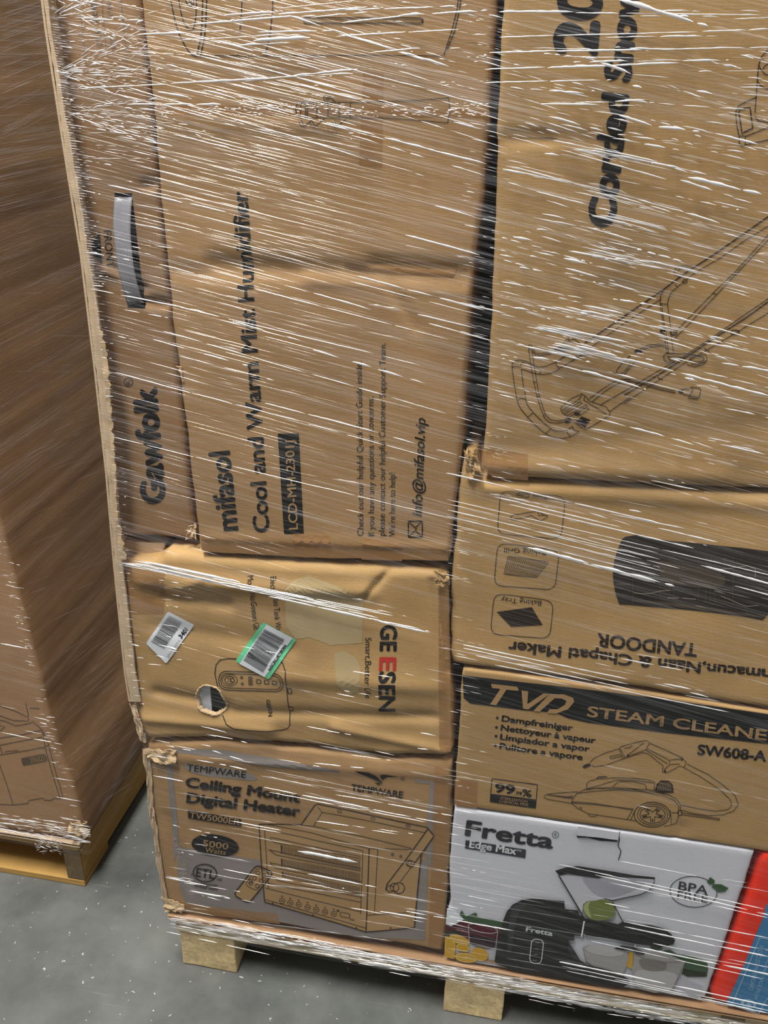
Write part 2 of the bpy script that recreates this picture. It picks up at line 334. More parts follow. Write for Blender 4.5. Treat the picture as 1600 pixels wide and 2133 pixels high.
class Ink:
    def __init__(s, face, lift=0.0006, fr=(0, 0, 1)):
        s.res = 14; s.cuts = []; s.f = face; s.lift = lift; s.v = []; s.fc = []; s.fr = fr
    def frame(s, x0, y0, k): s.fr = (x0, y0, k); return s
    def T(s, p):
        p = np.asarray(p, float).reshape(-1, 2); x0, y0, k = s.fr; return p/k+np.array([x0, y0])
    def add(s, pix, faces):
        b = len(s.v); s.v += [tuple(q) for q in pix]; s.fc += [[b+i for i in f] for f in faces]
    def line(s, p, w=2.0, closed=False, smooth=False, dash=None):
        p = s.T(p)
        if smooth: p = catmull(p, closed)
        if closed: p = np.vstack([p, p[:1]])
        q = [p[0]]                                   # resample long runs
        for a, b in zip(p[:-1], p[1:]):
            L = np.linalg.norm(b-a)
            if L < 1e-6: continue
            m_ = max(1, int(L/9))
            for t in range(1, m_+1): q.append(a+(b-a)*t/m_)
        q = np.array(q)
        if len(q) < 2: return s
        d = np.gradient(q, axis=0); d /= np.linalg.norm(d, axis=1)[:, None]+1e-9
        nn = np.stack([-d[:, 1], d[:, 0]], 1)*w/2
        pix = np.vstack([q+nn, q-nn]); k = len(q)
        s.add(pix, [(i, i+1, k+i+1, k+i) for i in range(k-1)]); return s
    def lines(s, L, w=2.0, **kw):
        for p in L: s.line(p, w, **kw)
        return s
    def poly(s, p, smooth=False, n=4):
        p = s.T(p); s.cuts.append(len(s.fc))
        if smooth: p = catmull(p, True, n)
        bm = bmesh.new(); vs = [bm.verts.new((x, y, 0)) for x, y in p]; bm.faces.new(vs); bm.normal_update()
        bmesh.ops.triangulate(bm, faces=bm.faces[:])
        for _ in range(7):
            es = [e for e in bm.edges if e.calc_length() > s.res]
            if not es: break
            bmesh.ops.subdivide_edges(bm, edges=es, cuts=1); bmesh.ops.triangulate(bm, faces=bm.faces[:])
        bm.verts.index_update()
        s.add([(v.co.x, v.co.y) for v in bm.verts], [[v.index for v in f.verts] for f in bm.faces]); bm.free(); return s
    def circle(s, c, r, w=2.0, ry=None, rot=0, fill=False, n=24):
        s.cuts.append(len(s.fc)); ry = ry or r; a = np.linspace(0, 2*math.pi, n, endpoint=False); cr, sr = math.cos(math.radians(rot)), math.sin(math.radians(rot))
        p = [(c[0]+r*math.cos(t)*cr-ry*math.sin(t)*sr, c[1]+r*math.cos(t)*sr+ry*math.sin(t)*cr) for t in a]
        return s.poly(p) if fill else s.line(p, w, closed=True)
    def rrect(s, q, rad=10, w=2.0, fill=False):
        q = np.asarray(q, float); out = []
        for i in range(4):
            a, b, c = q[i-1], q[i], q[(i+1) % 4]; u = (a-b)/np.linalg.norm(a-b); v = (c-b)/np.linalg.norm(c-b)
            for t in np.linspace(0, 1, 5): out.append((1-t)**2*(b+u*rad)+2*t*(1-t)*b+t*t*(b+v*rad))
        return s.poly(out) if fill else s.line(out, w, closed=True)
    def text(s, t, p0, p1, h, bold=0.0, italic=0.0, space=1.0):
        v, f = glyphs(t, 0.0, italic, space); s.cuts.append(len(s.fc))
        p0, p1 = s.T([p0, p1]); h = h/s.fr[2]
        d = p1-p0; L = np.linalg.norm(d); e = d/L; up = np.array([e[1], -e[0]])
        x0, x1 = v[:, 0].min(), v[:, 0].max(); sx = L/(x1-x0)
        pix = p0+np.outer((v[:, 0]-x0)*sx, e)+np.outer(v[:, 1]*h/0.70, up)
        s.add(pix, f)
        if bold > 0:                                  # heavier weight: the outline thickened all round
            for a in np.arange(8)*math.pi/4: s.add(pix+e*(bold*sx*math.cos(a))+up*(bold*h/.7*math.sin(a)), f)
        return s
    def build(s, name, mat, parent, label=None):
        if not s.v: return None
        v = s.f.pts(np.array(s.v), s.lift); first = None
        # one object for each separately printed line of words / strip / patch
        groups = [s.fc]
        if name in ('printed_lettering', 'printed_number', 'tape_strip', 'glue_patch', 'printed_border', 'printed_picture', 'printed_panel'):
            cuts = sorted(set([0]+s.cuts+[len(s.fc)])); groups = [s.fc[a:b] for a, b in zip(cuts[:-1], cuts[1:])]
        for g in groups:
            if not g: continue
            used = sorted({i for f_ in g for i in f_}); mp = {i: j for j, i in enumerate(used)}
            o = mesh(name, v[used], [[mp[i] for i in f_] for f_ in g], mat, parent); 
            if label and (first is None or name not in ('printed_picture',)): o['label'] = label
            first = first or o
        return first
def flip(o):
    return o

def box(name, lo, hi, mat, parent=None, jit=0.0, bev=0.0015, rot=None):
    lo, hi = np.array(lo, float), np.array(hi, float)
    bm = bmesh.new(); bmesh.ops.create_cube(bm, size=1)
    for v in bm.verts: v.co = Vector(((lo+hi)/2+np.array(v.co)*(hi-lo)))
    if bev: bmesh.ops.bevel(bm, geom=bm.edges[:]+bm.verts[:], offset=bev, segments=2, affect='EDGES', profile=.6)
    if jit:
        bmesh.ops.subdivide_edges(bm, edges=[e for e in bm.edges if e.calc_length() > 0.06], cuts=6, use_grid_fill=True)
        for v in bm.verts:
            n = mnoise.noise_vector(v.co*25); v.co += n*jit
    bm.verts.index_update()
    vv = [tuple(v.co) for v in bm.verts]; ff = [[v.index for v in f.verts] for f in bm.faces]; bm.free()
    return mesh(name, vv, ff, mat, parent)

# ------------------------------------------------------------------ the near pallet
TX = 2.0
def pallet_block(parent, x0, x1, y0, y1, z0, z1, mat=CHIP):
    return box('block', (x0, y0, z0), (x1, y1, z1), mat, parent, jit=0.002, bev=0.003)
pal = empty('pallet', (-0.6, 0.0, 0.0), 'pale wooden block pallet with chipboard blocks under the right hand load', 'pallet')
for bx in (-0.598, -0.092, 0.415):
    for by in (0.004, 0.50, 1.0):
        pallet_block(pal, bx, bx+0.108, by, by+0.14, 0.001, 0.0925)
for by in (0.002, 0.50, 1.0):
    box('stringer_board', (-0.602, by, 0.0935), (0.56, by+0.145, 0.1135), WOOD, pal, jit=0.0012)
for bx, bw in ((-0.60, 0.145), (-0.44, 0.10), (-0.31, 0.10), (-0.18, 0.068), (-0.098, 0.125), (0.04, 0.10), (0.16, 0.10), (0.28, 0.10), (0.42, 0.14)):
    box('deck_board', (bx, 0.0, 0.1145), (bx+bw, 1.14, 0.1335), WOODE, pal, jit=0.001)

# fluted board sheet under the cartons
def fluted_sheet(name, x0, x1, y0, y1, z0, z1, mat, label, cat, parent=None, pitch=0.008):
    bm_v = []; bm_f = []
    t = 0.0012
    def addbox(lo, hi):
        b = len(bm_v)
        for z in (lo[2], hi[2]):
            for (x, y) in ((lo[0], lo[1]), (hi[0], lo[1]), (hi[0], hi[1]), (lo[0], hi[1])): bm_v.append((x, y, z))
        for f in ((0, 3, 2, 1), (4, 5, 6, 7), (0, 1, 5, 4), (1, 2, 6, 5), (2, 3, 7, 6), (3, 0, 4, 7)): bm_f.append([b+i for i in f])
    addbox((x0, y0, z0), (x1, y1, z0+t)); addbox((x0, y0, z1-t), (x1, y1, z1))
    n = int((x1-x0)/pitch*2); xs = np.linspace(x0, x1, n+1); b = len(bm_v)
    for i, x in enumerate(xs):
        z = z0+t if i % 2 else z1-t
        bm_v.append((x, y0+0.001, z)); bm_v.append((x, y1-0.001, z))
    for i in range(n): bm_f.append([b+2*i, b+2*i+1, b+2*i+3, b+2*i+2])
    o = mesh(name, bm_v, bm_f, mat, parent)
    if parent is None: tag(o, label, cat)
    return o
fluted_sheet('cardboard_sheet', -0.612, 0.62, -0.008, 1.1, 0.1345, 0.1415, KR3, 'fluted brown cardboard sheet lying between the near pallet deck and its cartons', 'cardboard sheet')

# ------------------------------------------------------------------ cartons
def carton(label, loc, group=None):
    return empty('carton', loc, label, 'carton', group)

# --- tall humidifier carton
f = Face(0.0, amp=0.0022, sc=5, seed=2, creases=[((450, 545), (985, 590), 0.012, -0.006), ((640, 575), (985, 600), 0.008, 0.005), ((775, 545), (985, 560), 0.006, -0.004), ((325, 243), (700, 262), 0.004, 0.002), ((812, 590), (870, 685), 0.004, -0.004), ((355, 560), (520, 575), 0.01, -0.003), ((700, 300), (715, 560), 0.005, -0.002), ((430, 1118), (930, 1140), 0.005, 0.003)])
cb = carton('tall brown carton with humidifier lettering running up its face, beside the dark gap', tuple(P(660, 1165, 0)))
carton_body('body', f, [(276, -150), (1047, -150)], [(1047, -150), (1034, 0), (1008, 400), (986, 550), (977, 700), (962, 925), (958, 980), (946, 1080), (936, 1174)],
            [(416, 1152), (640, 1166), (936, 1176)], [(276, -150), (292, 0), (318, 241), (333, 412), (361, 687), (371, 760), (376, 800), (409, 1092), (416, 1152)], 0.42, KR, cb, wob=0.002)
k = Ink(f); k.frame(380, 680, 2.759)
k.text('mifasol', (318, 1165), (270, 715), 118, bold=0.03)
k.text('Cool and Warm Mist Humidifier', (500, 1175), (372, -778), 90, bold=0.022)
k.text('Check out our helpful Quick Start Guide inside.', (1040, 1203), (1031, 202), 36)
k.text('If you have any questions or concerns,', (1102, 1205), (1097, 405), 36)
k.text('please contact our helpful Customer Support Team.', (1162, 1205), (1168, 95), 36)
k.text("We're here to help!", (1222, 1208), (1222, 842), 36)
k.text('info@mifasol.vip', (1375, 1092), (1398, 525), 58, bold=0.012, italic=0.25)
k.rrect([(1298, 1120), (1378, 1120), (1378, 1212), (1298, 1212)], 8, 2.4)
k.line([(1300, 1122), (1345, 1166), (1300, 1210)], 2); k.line([(1376, 1122), (1338, 1158)], 2); k.line([(1376, 1210), (1338, 1174)], 2)
k.build('printed_lettering', INK, cb)
k = Ink(f); k.frame(380, 680, 2.759).poly([(548, 615), (668, 615), (697, 1188), (585, 1190)]); k.build('printed_panel', INK, cb, 'black printed strip with model number')
k = Ink(f, 0.0012); k.frame(380, 680, 2.759).text('LCD-MH-2301J', (664, 1163), (640, 655), 50, bold=0.015); k.build('printed_number', KNOCK, cb)
k = Ink(f); k.frame(500, 0, 2.909)
k.rrect([(385, 106), (1110, 108), (1108, 144), (387, 142)], 14, 1.8); k.rrect([(392, 114), (1103, 116), (1101, 136), (394, 134)], 10, 1.2)
k.lines([[(15, -60), (10, 80), (0, 200)], [(203, -60), (198, 60), (185, 200), (155, 332)], [(0, 341), (400, 336), (900, 334), (1230, 341)]], 1.7)
k.lines([[(1330, -60), (1315, 60), (1285, 180), (1235, 335)], [(1345, -60), (1330, 60), (1300, 190), (1255, 300)]], 1.7)
k.lines([[(345, 640), (350, 625), (370, 619), (660, 620), (900, 614), (1080, 608), (1265, 592)], [(1265, 592), (1272, 660), (1258, 745)], [(1258, 745), (1100, 730), (900, 716), (660, 713), (370, 713), (348, 700), (340, 670), (345, 640)],
         [(372, 622), (368, 712)], [(398, 622), (402, 668), (397, 712)], [(408, 622), (412, 668), (407, 712)], [(468, 622), (468, 712)], [(537, 622), (535, 712)], [(605, 622), (602, 712)], [(672, 622), (668, 712)]], 1.5)
k.lines([[(580, 618), (545, 578), (525, 570), (508, 580), (510, 600), (535, 632)], [(520, 600), (545, 580)], [(528, 610), (550, 588)], [(362, 735), (368, 750), (382, 768), (396, 762)], [(375, 728), (392, 760)], [(396, 762), (440, 725)], [(428, 738), (434, 755), (450, 768), (464, 762)], [(440, 732), (460, 762)], [(464, 762), (515, 718)], [(562, 738), (568, 752), (582, 768), (596, 762)], [(574, 730), (592, 760)], [(596, 762), (648, 718)]], 1.5)
k.frame(160, 0, 5)
k.line([(965, -120), (980, 0), (1020, 200), (1060, 340), (1130, 480), (1190, 560), (1240, 590)], 2.0, smooth=True)
k.line([(1055, -80), (1062, 0), (1090, 150), (1130, 260), (1190, 315), (1220, 280), (1240, 150), (1250, -60)], 1.8, smooth=True)
k.line([(1120, -60), (1135, 10), (1160, 50), (1200, 72), (1213, 40), (1215, -60)], 1.6); k.lines([[(1165, -60), (1172, 40)], [(1185, -60), (1190, 55)]], 1.4)
k.lines([[(1313, -80), (1305, 200), (1290, 400), (1245, 582)], [(1355, -80), (1345, 200), (1330, 380), (1288, 582)], [(1235, 586), (1700, 580)]], 2.0)
k.build('printed_drawing', INK, cb)
k = Ink(f, 0.0004); k.frame(500, 0, 2.909).poly([(745, 430), (870, 430), (862, 1010), (722, 1000)]); k.build('tape_strip', TAPE, cb)
k = Ink(f, 0.0005); k.frame(500, 0, 2.909).poly([(630, 1560), (1320, 1600), (1290, 1690), (628, 1640)]); k.frame(380, 680, 2.759).poly([(635, 1190), (850, 1200), (860, 1330), (640, 1320)]); k.poly([(1040, 1215), (1260, 1240), (1262, 1350), (1030, 1340)]); k.build('tape_strip', TAPE, cb)
k = Ink(f, 0.0005); k.poly([(418, 1118), (700, 1130), (930, 1142), (934, 1168), (640, 1160), (420, 1148)]); k.build('tape_strip', TAPE, cb)
k = Ink(f, 0.0005); k.poly([(322, 216), (640, 220), (1015, 226), (1014, 244), (640, 240), (323, 238)]); k.build('tape_strip', TAPE, cb)

# --- narrow left carton with the carrying strap
f = Face(0.022, amp=0.002, sc=5, seed=5, creases=[((240, 560), (300, 600), 0.006, -0.006), ((300, 385), (340, 378), 0.006, -0.005), ((300, 628), (350, 632), 0.006, -0.007), ((215, 560), (250, 570), .005, .005)])
cb = carton('narrow brown carton with a plastic carrying strap at the upper left of the load', tuple(P(320, 1110, 0.02)))
slot = [(241, 401), (277, 401), (301, 640), (264, 640)]
carton_body('body', f, [(90, -150), (273, -150)], [(273, -150), (290, 0), (316, 241), (331, 412), (359, 687), (369, 760), (374, 800), (402, 1075), (408, 1118)],
            [(243, 1116), (320, 1118), (396, 1124), (408, 1118)], [(90, -150), (120, 150), (160, 400), (200, 700), (228, 950), (243, 1116)], 0.38, kraft('kraft_board_brown', srgb(160, 126, 90)), cb, holes=[slot], step=0.005)
k = Ink(f); k.frame(0, 680, 2.909)
k.text('Gawfolk', (1000, 1060), (945, 370), 138, bold=0.045); k.circle((780, 335), 26, 1.6); k.text('R', (794, 348), (791, 324), 28)
k.frame(0, 0, 2.909); k.text('FRONT', (626, 1398), (648, 1625), 46); k.poly([(603, 1400), (535, 1518), (620, 1598)])
k.build('printed_lettering', INK, cb)
k = Ink(f); k.frame(160, 0, 5); k.lines([[(445, -100), (470, 150), (500, 450), (520, 700), (405, 702)], [(5, -100), (25, 50), (60, 350), (90, 700)], [(235, -100), (260, 60), (300, 510)]], 1.5)
k.text('CLE', (262, 475), (240, 290), 55); k.text('AOE', (222, 230), (200, 20), 55, bold=.02); k.text('LEO', (398, 498), (388, 350), 48); k.text('TIN', (372, 180), (352, 10), 45); k.build('printed_panel', GREYINK, cb)
# near-black sheet painting the shade inside the slot and the soft plastic strap across it
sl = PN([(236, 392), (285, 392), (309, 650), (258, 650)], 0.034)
mesh('slot_shade', sl, [(0, 1, 2, 3)], VOID, cb)
def strap(pts_l, pts_r, y0, bow, parent):
    n = 24; L = polyl(pts_l, np.linspace(0, 1, n)); Q = polyl(pts_r, np.linspace(0, 1, n)); v = []; fcs = []
    m_ = 7
    for i in range(n):
        for j in range(m_):
            t = j/(m_-1); p = L[i]*(1-t)+Q[i]*t; yy = y0-bow*math.sin(math.pi*i/(n-1))**.7
            w3 = P(p[0], p[1], y0); w3[1] = yy-(0.0022 if j in (0, 1, m_-2, m_-1) else 0); v.append(w3)
    for i in range(n-1):
        for j in range(m_-1): a = i*m_+j; fcs.append((a, a+m_, a+m_+1, a+1))
    o = mesh('carrying_strap', v, fcs, PLAS, parent, smooth=True); o['label'] = 'grey plastic carrying strap'
    s = o.modifiers.new('s', 'SOLIDIFY'); s.thickness = 0.0015
    return o
PLAS = plain('grey_plastic', srgb(150, 150, 156), .35)
strap([(241, 410), (244, 470), (256, 560), (268, 636)], [(277, 410), (280, 480), (288, 560), (299, 630)], 0.026, 0.012, cb)

# --- flap wedged between the two left cartons
f = Face(0.03, amp=0.002, sc=12, seed=15)
cb = tag(carton_body('cardboard_flap', f, [(245, 1126), (345, 1130)], [(345, 1130), (340, 1152), (326, 1164)], [(254, 1160), (326, 1164)], [(245, 1126), (250, 1145), (254, 1160)], 0.12, KRP, None, r=0.004, step=.006), 'small pale cardboard flap wedged under the narrow left carton', 'cardboard flap')
f = Face(0.16, amp=0.001, seed=16)
carton('added black box standing in for shade deep in the gap between the two upper cartons', tuple(P(1000, 930, 0.5)))
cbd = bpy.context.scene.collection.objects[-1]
box('body', (-0.14, 0.44, 0.93), (0.05, 0.75, 1.95), VOID, cbd)  # added to keep the gap black, where only shade would be

# --- battered water heater carton
def bul(x, z):
    return 0.006*math.exp(-((x+0.36)/0.2)**2-((z-0.72)/0.12)**2)
f = Face(-0.001, amp=0.0035, sc=7, seed=8, bulge=bul, creases=[((300, 1205), (760, 1225), 0.016, 0.006), ((330, 1440), (470, 1465), 0.012, -0.005), ((470, 1478), (900, 1490), 0.012, -0.005), ((300, 1490), (560, 1515), 0.012, 0.005), ((600, 1400), (900, 1425), 0.02, 0.004), ((810, 1190), (760, 1245), 0.005, -0.005), ((340, 1240), (470, 1255), 0.012, -0.006), ((350, 1225), (420, 1205), 0.006, .004), ((700, 1510), (930, 1560), 0.01, 0.004), ((905, 1210), (935, 1400), 0.007, -0.003), ((330, 1300), (600, 1340), .02, -.003)])
cb = carton('battered brown water heater carton with two barcode stickers and a torn hole', tuple(P(620, 1560, 0)))
GS = (290, 1260, 4.571)
hole = [(560, 830), (590, 780), (640, 755), (700, 765), (755, 785), (790, 840), (820, 920), (826, 990), (780, 1018), (720, 1028), (650, 1010), (590, 985), (560, 930), (548, 880)]
holep = [(a/GS[2]+GS[0], b/GS[2]+GS[1]) for a, b in hole]
carton_body('body', f, [(247, 1176), (325, 1168), (345, 1152), (416, 1158), (640, 1171), (900, 1186), (936, 1192)], [(936, 1192), (930, 1230), (934, 1330), (941, 1450), (943, 1578)],
            [(300, 1542), (460, 1540), (640, 1556), (800, 1576), (943, 1578)], [(247, 1176), (258, 1300), (280, 1440), (290, 1510), (300, 1542)], 0.40, KR4, cb, r=0.014, step=0.004, wob=.003, holes=[holep])
k = Ink(f); k.frame(240, 1130, 2.222)
k.text('Electric Mini Tank Wa', (722, 152), (748, 400), 28); k.text('Model No:Geesen GE', (615, 150), (645, 400), 28); k.text('Smart,Better Life', (1160, 435), (1160, 712), 28)
k.text('GE', (1232, 380), (1229, 495), 74, bold=.03); k.text('SEN', (1227, 590), (1224, 775), 74, bold=.03); k.build('printed_lettering', INK, cb)
k = Ink(f); k.frame(240, 1130, 2.222).text('E', (1228, 528), (1227, 582), 74, bold=.03); k.build('printed_letter', REDINK, cb, 'red printed letter')
k = Ink(f); k.frame(240, 1130, 2.222)
k.line([(480, 665), (465, 600), (470, 560), (490, 537), (530, 530), (740, 535), (780, 545), (795, 580), (800, 700), (808, 800), (810, 840), (800, 858), (770, 866), (640, 855), (560, 850), (520, 830), (498, 795)], 1.8)
k.rrect([(803, 665), (819, 666), (821, 691), (804, 690)], 3, 1.6); k.rrect([(805, 758), (822, 759), (824, 783), (806, 782)], 3, 1.6)
k.frame(*GS); k.rrect([(765, 612), (1380, 628), (1382, 812), (767, 790)], 88, 1.7); k.rrect([(785, 634), (1358, 650), (1360, 790), (787, 770)], 68, 1.4)
k.circle((872, 698), 72, 1.2, ry=54); k.circle((870, 698), 46, 1.5, ry=36); k.circle((985, 673), 10, 1.4); k.circle((991, 733), 10, 1.4)
k.lines([[(850, 680), (865, 690)], [(850, 715), (862, 705)], [(880, 690), (900, 678)], [(880, 705), (902, 718)], [(872, 678), (882, 718)]], 1.4)
k.text('888', (1046, 662), (1050, 748), 42)
for cx, cy in ((1147, 711), (1222, 716), (1296, 720)): k.rrect([(cx-20, cy-18), (cx+20, cy-17), (cx+20, cy+19), (cx-20, cy+18)], 6, 1.5)
k.text('GEESEN', (1216, 892), (1232, 1060), 36, bold=.02); k.build('printed_drawing', INKB, cb)
k = Ink(f, 0.0003); k.frame(240, 1130, 2.222).poly([(790, 210), (830, 165), (900, 150), (1060, 200), (1150, 260), (1145, 460), (1000, 470), (900, 430), (840, 440), (795, 380)]).poly([(1015, 510), (1060, 495), (1110, 520), (1140, 570), (1132, 680), (1080, 700), (1030, 640)]); k.build('glue_patch', GLUE, cb, 'pale worn patch where tape was torn off')
k = Ink(f, 0.0004); k.frame(240, 1130, 2.222).poly([(40, 60), (150, 95), (235, 140), (225, 330), (60, 330)]); k.poly([(1495, 120), (1545, 130), (1555, 960), (1500, 960)]); k.build('tape_strip', TAPE, cb)
def sticker(lbl, quad, base, extra, parent):
    kk = Ink(f, 0.0014, GS); kk.rrect(quad, 22, fill=True); o = kk.build('barcode_sticker', base, parent, lbl)
    o.parent = None; o.parent = parent
    return o
def bars(kk, A, B, D, spec):
    A, B, D = map(np.array, (A, B, D)); pos = 0
    for w_, s_ in spec:
        a = A+(D-A)*pos; b = A+(D-A)*(pos+w_); kk.poly([a, a+(B-A), b+(B-A), b]); pos += w_+s_
        if pos > 1: break
s1 = sticker('white barcode sticker at the left', [(275, 58), (525, 190), (262, 552), (70, 358)], WPAP, None, cb)
r_ = random.Random(4)
def sub(kk, nm, mt, par):
    o = kk.build(nm, mt, par); return o
kk = Ink(f, 0.0022, GS); spec = [(r_.choice((.010, .016, .022)), r_.choice((.014, .018, .028))) for _ in range(60)]
bars(kk, (285, 98), (410, 166), (118, 342), spec); kk.text('3401', (405, 318), (466, 242), 42, bold=.03); sub(kk, 'printed_barcode', BLK, s1)
kk = Ink(f, 0.0022, GS); kk.text('LPN RR JD715', (285, 492), (400, 337), 24); sub(kk, 'printed_number', GREYINK, s1)
s2 = sticker('green bordered barcode sticker in the middle', [(1190, 145), (1505, 312), (1245, 687), (925, 515)], GRN, None, cb)
kk = Ink(f, 0.0020, GS); kk.poly([(1225, 164), (1472, 296), (1207, 664), (967, 538)]); sub(kk, 'paper_panel', WPAP, s2)
kk = Ink(f, 0.0026, GS); spec = [(r_.choice((.016, .022, .03)), r_.choice((.02, .03, .04))) for _ in range(60)]
bars(kk, (1205, 207), (1395, 312), (1105, 355), spec); bars(kk, (1105, 355), (1290, 460), (1030, 460), spec[::-1]); bars(kk, (1050, 430), (1240, 545), (1002, 502), [(.06, .09)]*8)
kk.text('tsSCRU878086', (1258, 600), (1412, 372), 26, bold=.03); sub(kk, 'printed_barcode', BLK, s2)
# torn rim round the hole
rr = random.Random(9); v = []; fcs = []; hp = np.array(holep); hc = hp.mean(0); rim = catmull(hp, True, 5); n = len(rim)
for i, p in enumerate(rim):
    d = (p-hc)/np.linalg.norm(p-hc)
    for j, (off, lift) in enumerate(((-1.5-rr.random()*3, -0.003), (-0.5, 0.0012), (0.8+rr.random()*1.4, 0.0018), (1.8+rr.random()*(5 if rr.random() > .75 else 1.5), 0.0002))):
        q = p+d*off; w3 = P(q[0], q[1], f.y0); w3[1] = f.y0-f.h(w3[0], w3[2])-lift-rr.random()*0.0008; v.append(w3)
for i in range(n):
    for j in range(3): a = i*4+j; b2 = ((i+1) % n)*4+j; fcs.append((a, b2, b2+1, a+1))
mesh('torn_rim', v, fcs, TORN, cb, smooth=False)['label'] = 'ragged torn paper rim of the hole'
# what shows through the hole: white foam and the black appliance side
a = P(405, 1420, 0.02); b_ = P(437, 1490, 0.02)
hx0, hz1 = P(400, 1415, 0)[0], P(400, 1415, 0)[2]; hx1, hz0 = P(480, 1495, 0)[0], P(480, 1495, 0)[2]; hm = P(437, 1455, 0.0)[0]
tb = box('foam_padding', (hx0-0.02, 0.005, hz0-0.03), (hm, 0.05, hz1+0.03), WPAP, cb); tb['label'] = 'white foam seen through the hole'
tb = box('inner_appliance', (hm+0.0005, 0.005, hz0-0.03), (hx1+0.02, 0.05, hz1+0.03), BLK, cb); tb['label'] = 'black appliance side seen through the hole'

# --- ceiling heater carton
f = Face(0.0, amp=0.0018, sc=6, seed=11, creases=[((330, 1572), (930, 1612), 0.01, 0.003), ((350, 1700), (400, 1850), .01, -.003)])
cb = carton('brown ceiling heater carton at the bottom left standing on the pallet', tuple(P(630, 1930, 0)))
carton_body('body', f, [(303, 1548), (460, 1546), (640, 1562), (800, 1582), (942, 1585)], [(942, 1585), (940, 1700), (932, 1850), (924, 1984)],
            [(346, 1893), (577, 1922), (747, 1950), (924, 1984)], [(303, 1548), (312, 1640), (326, 1760), (340, 1850), (346, 1893)], 0.42, KR, cb, wob=.003)
GRAYP = plain('grey_print', srgb(138, 130, 126), .6)
k = Ink(f, 0.0004); k.frame(280, 1540, 2.353)
k.poly([(205, 525), (600, 590), (1440, 600), (1425, 985), (1000, 955), (600, 870), (250, 800), (215, 700)])
k.poly([(158, 95), (184, 92), (212, 400), (216, 530), (192, 600), (182, 400)]); k.poly([(1450, 205), (1485, 212), (1470, 620), (1425, 620)]); k.poly([(190, 40), (420, 50), (1010, 145), (1005, 158), (700, 135), (420, 85), (200, 60)]); k.poly([(1370, 195), (1450, 203), (1450, 218), (1375, 210)])
k.poly([(250, 120), (430, 140), (560, 165), (600, 195), (540, 200), (300, 165)], smooth=True)
k.build('printed_border', GRAYP, cb, 'grey printed border')
k = Ink(f, 0.0009); k.frame(520, 1640, 3.81).poly([(78, 286), (410, 292), (520, 135), (545, 126), (1410, 310), (1465, 378), (1362, 530), (1308, 1110), (925, 1140), (122, 905)])
k.frame(280, 1540, 2.353); k.rrect([(600, 612), (684, 650), (562, 800), (486, 758)], 24, fill=True); k.build('printed_panel', KNOCK, cb)
k = Ink(f, 0.0014); k.frame(280, 1540, 2.353)
k.text('TEMPWARE', (258, 147), (545, 187), 32, bold=.005); k.text('Ceiling Mount', (255, 225), (808, 305), 46, bold=.04); k.text('Digital Heater', (260, 302), (808, 373), 48, bold=.04)
k.poly([(265, 340), (526, 386), (524, 421), (265, 382)]); k.circle((397, 517), 116, ry=54, rot=6, fill=True, n=36)
k.circle((347, 652), 58, 2.2, ry=42, rot=6); k.text('ETL', (302, 668), (392, 680), 42, bold=.01); k.text('Intertek', (296, 722), (410, 738), 24); k.line([(292, 698), (410, 712)], 1.2)
k.text('c', (278, 668), (288, 669), 18); k.text('us', (408, 688), (430, 691), 18)
k.poly([(1082, 145), (1150, 153), (1185, 175), (1222, 212), (1200, 204), (1150, 182), (1100, 158)]); k.poly([(1203, 172), (1222, 165), (1302, 180), (1240, 181), (1216, 196)]); k.poly([(1178, 208), (1216, 214), (1196, 220)])
k.text('TEMPWARE', (1062, 246), (1315, 283), 31, bold=.02); k.circle((1316, 187), 10, 1.0); k.text('R', (1311, 192), (1321, 193), 10)
k.build('printed_lettering', INK, cb)
k = Ink(f, 0.0020); k.frame(280, 1540, 2.353); k.text('TW5000ER', (272, 378), (518, 413), 30, bold=.01); k.text('5000', (336, 520), (460, 536), 31, bold=.01); k.text('Watts', (348, 548), (448, 563), 23); k.build('printed_number', KNOCK, cb)
k = Ink(f, 0.0014); k.frame(520, 1640, 3.81)
k.lines([[(78, 286), (92, 560), (122, 905), (925, 1140)], [(925, 1140), (1308, 1110), (1332, 830), (1362, 530)], [(950, 482), (938, 800), (925, 1140)], [(78, 286), (410, 292), (520, 135), (545, 126), (1410, 310), (1465, 378), (1310, 600)], [(1420, 315), (1250, 560), (1090, 770), (1080, 810), (1112, 832)]], 2.0)
k.lines([[(410, 295), (520, 302), (900, 385), (1285, 480)], [(140, 290), (500, 355), (950, 482)], [(950, 482), (1290, 490)], [(1018, 482), (990, 1005)], [(935, 1010), (1320, 990)], [(120, 330), (400, 385), (900, 498), (882, 1000)], [(120, 330), (135, 560), (152, 795)], [(510, 298), (578, 190), (545, 150)], [(578, 190), (1000, 270), (1395, 352)],
         [(1300, 610), (1195, 750)], [(160, 400), (200, 432), (885, 562)], [(165, 390), (885, 545)], [(165, 498), (210, 532), (885, 660)], [(150, 490), (885, 640)], [(165, 600), (210, 636), (885, 770)], [(160, 592), (885, 745)], [(180, 700), (230, 735), (885, 870)], [(150, 755), (885, 910)], [(120, 790), (885, 985)], [(125, 885), (925, 1110)]], 1.1)
for (a, b, c, d) in (((252, 452), (885, 575), (885, 660), (255, 520)), ((255, 560), (885, 680), (885, 765), (258, 620)), ((262, 665), (885, 790), (885, 860), (265, 705))):
    a, b, c, d = map(np.array, (a, b, c, d)); k.line([a, d], 2.4)
    for i in range(1, 56): t = i/56; k.line([a+(b-a)*t, d+(c-d)*t], .9)
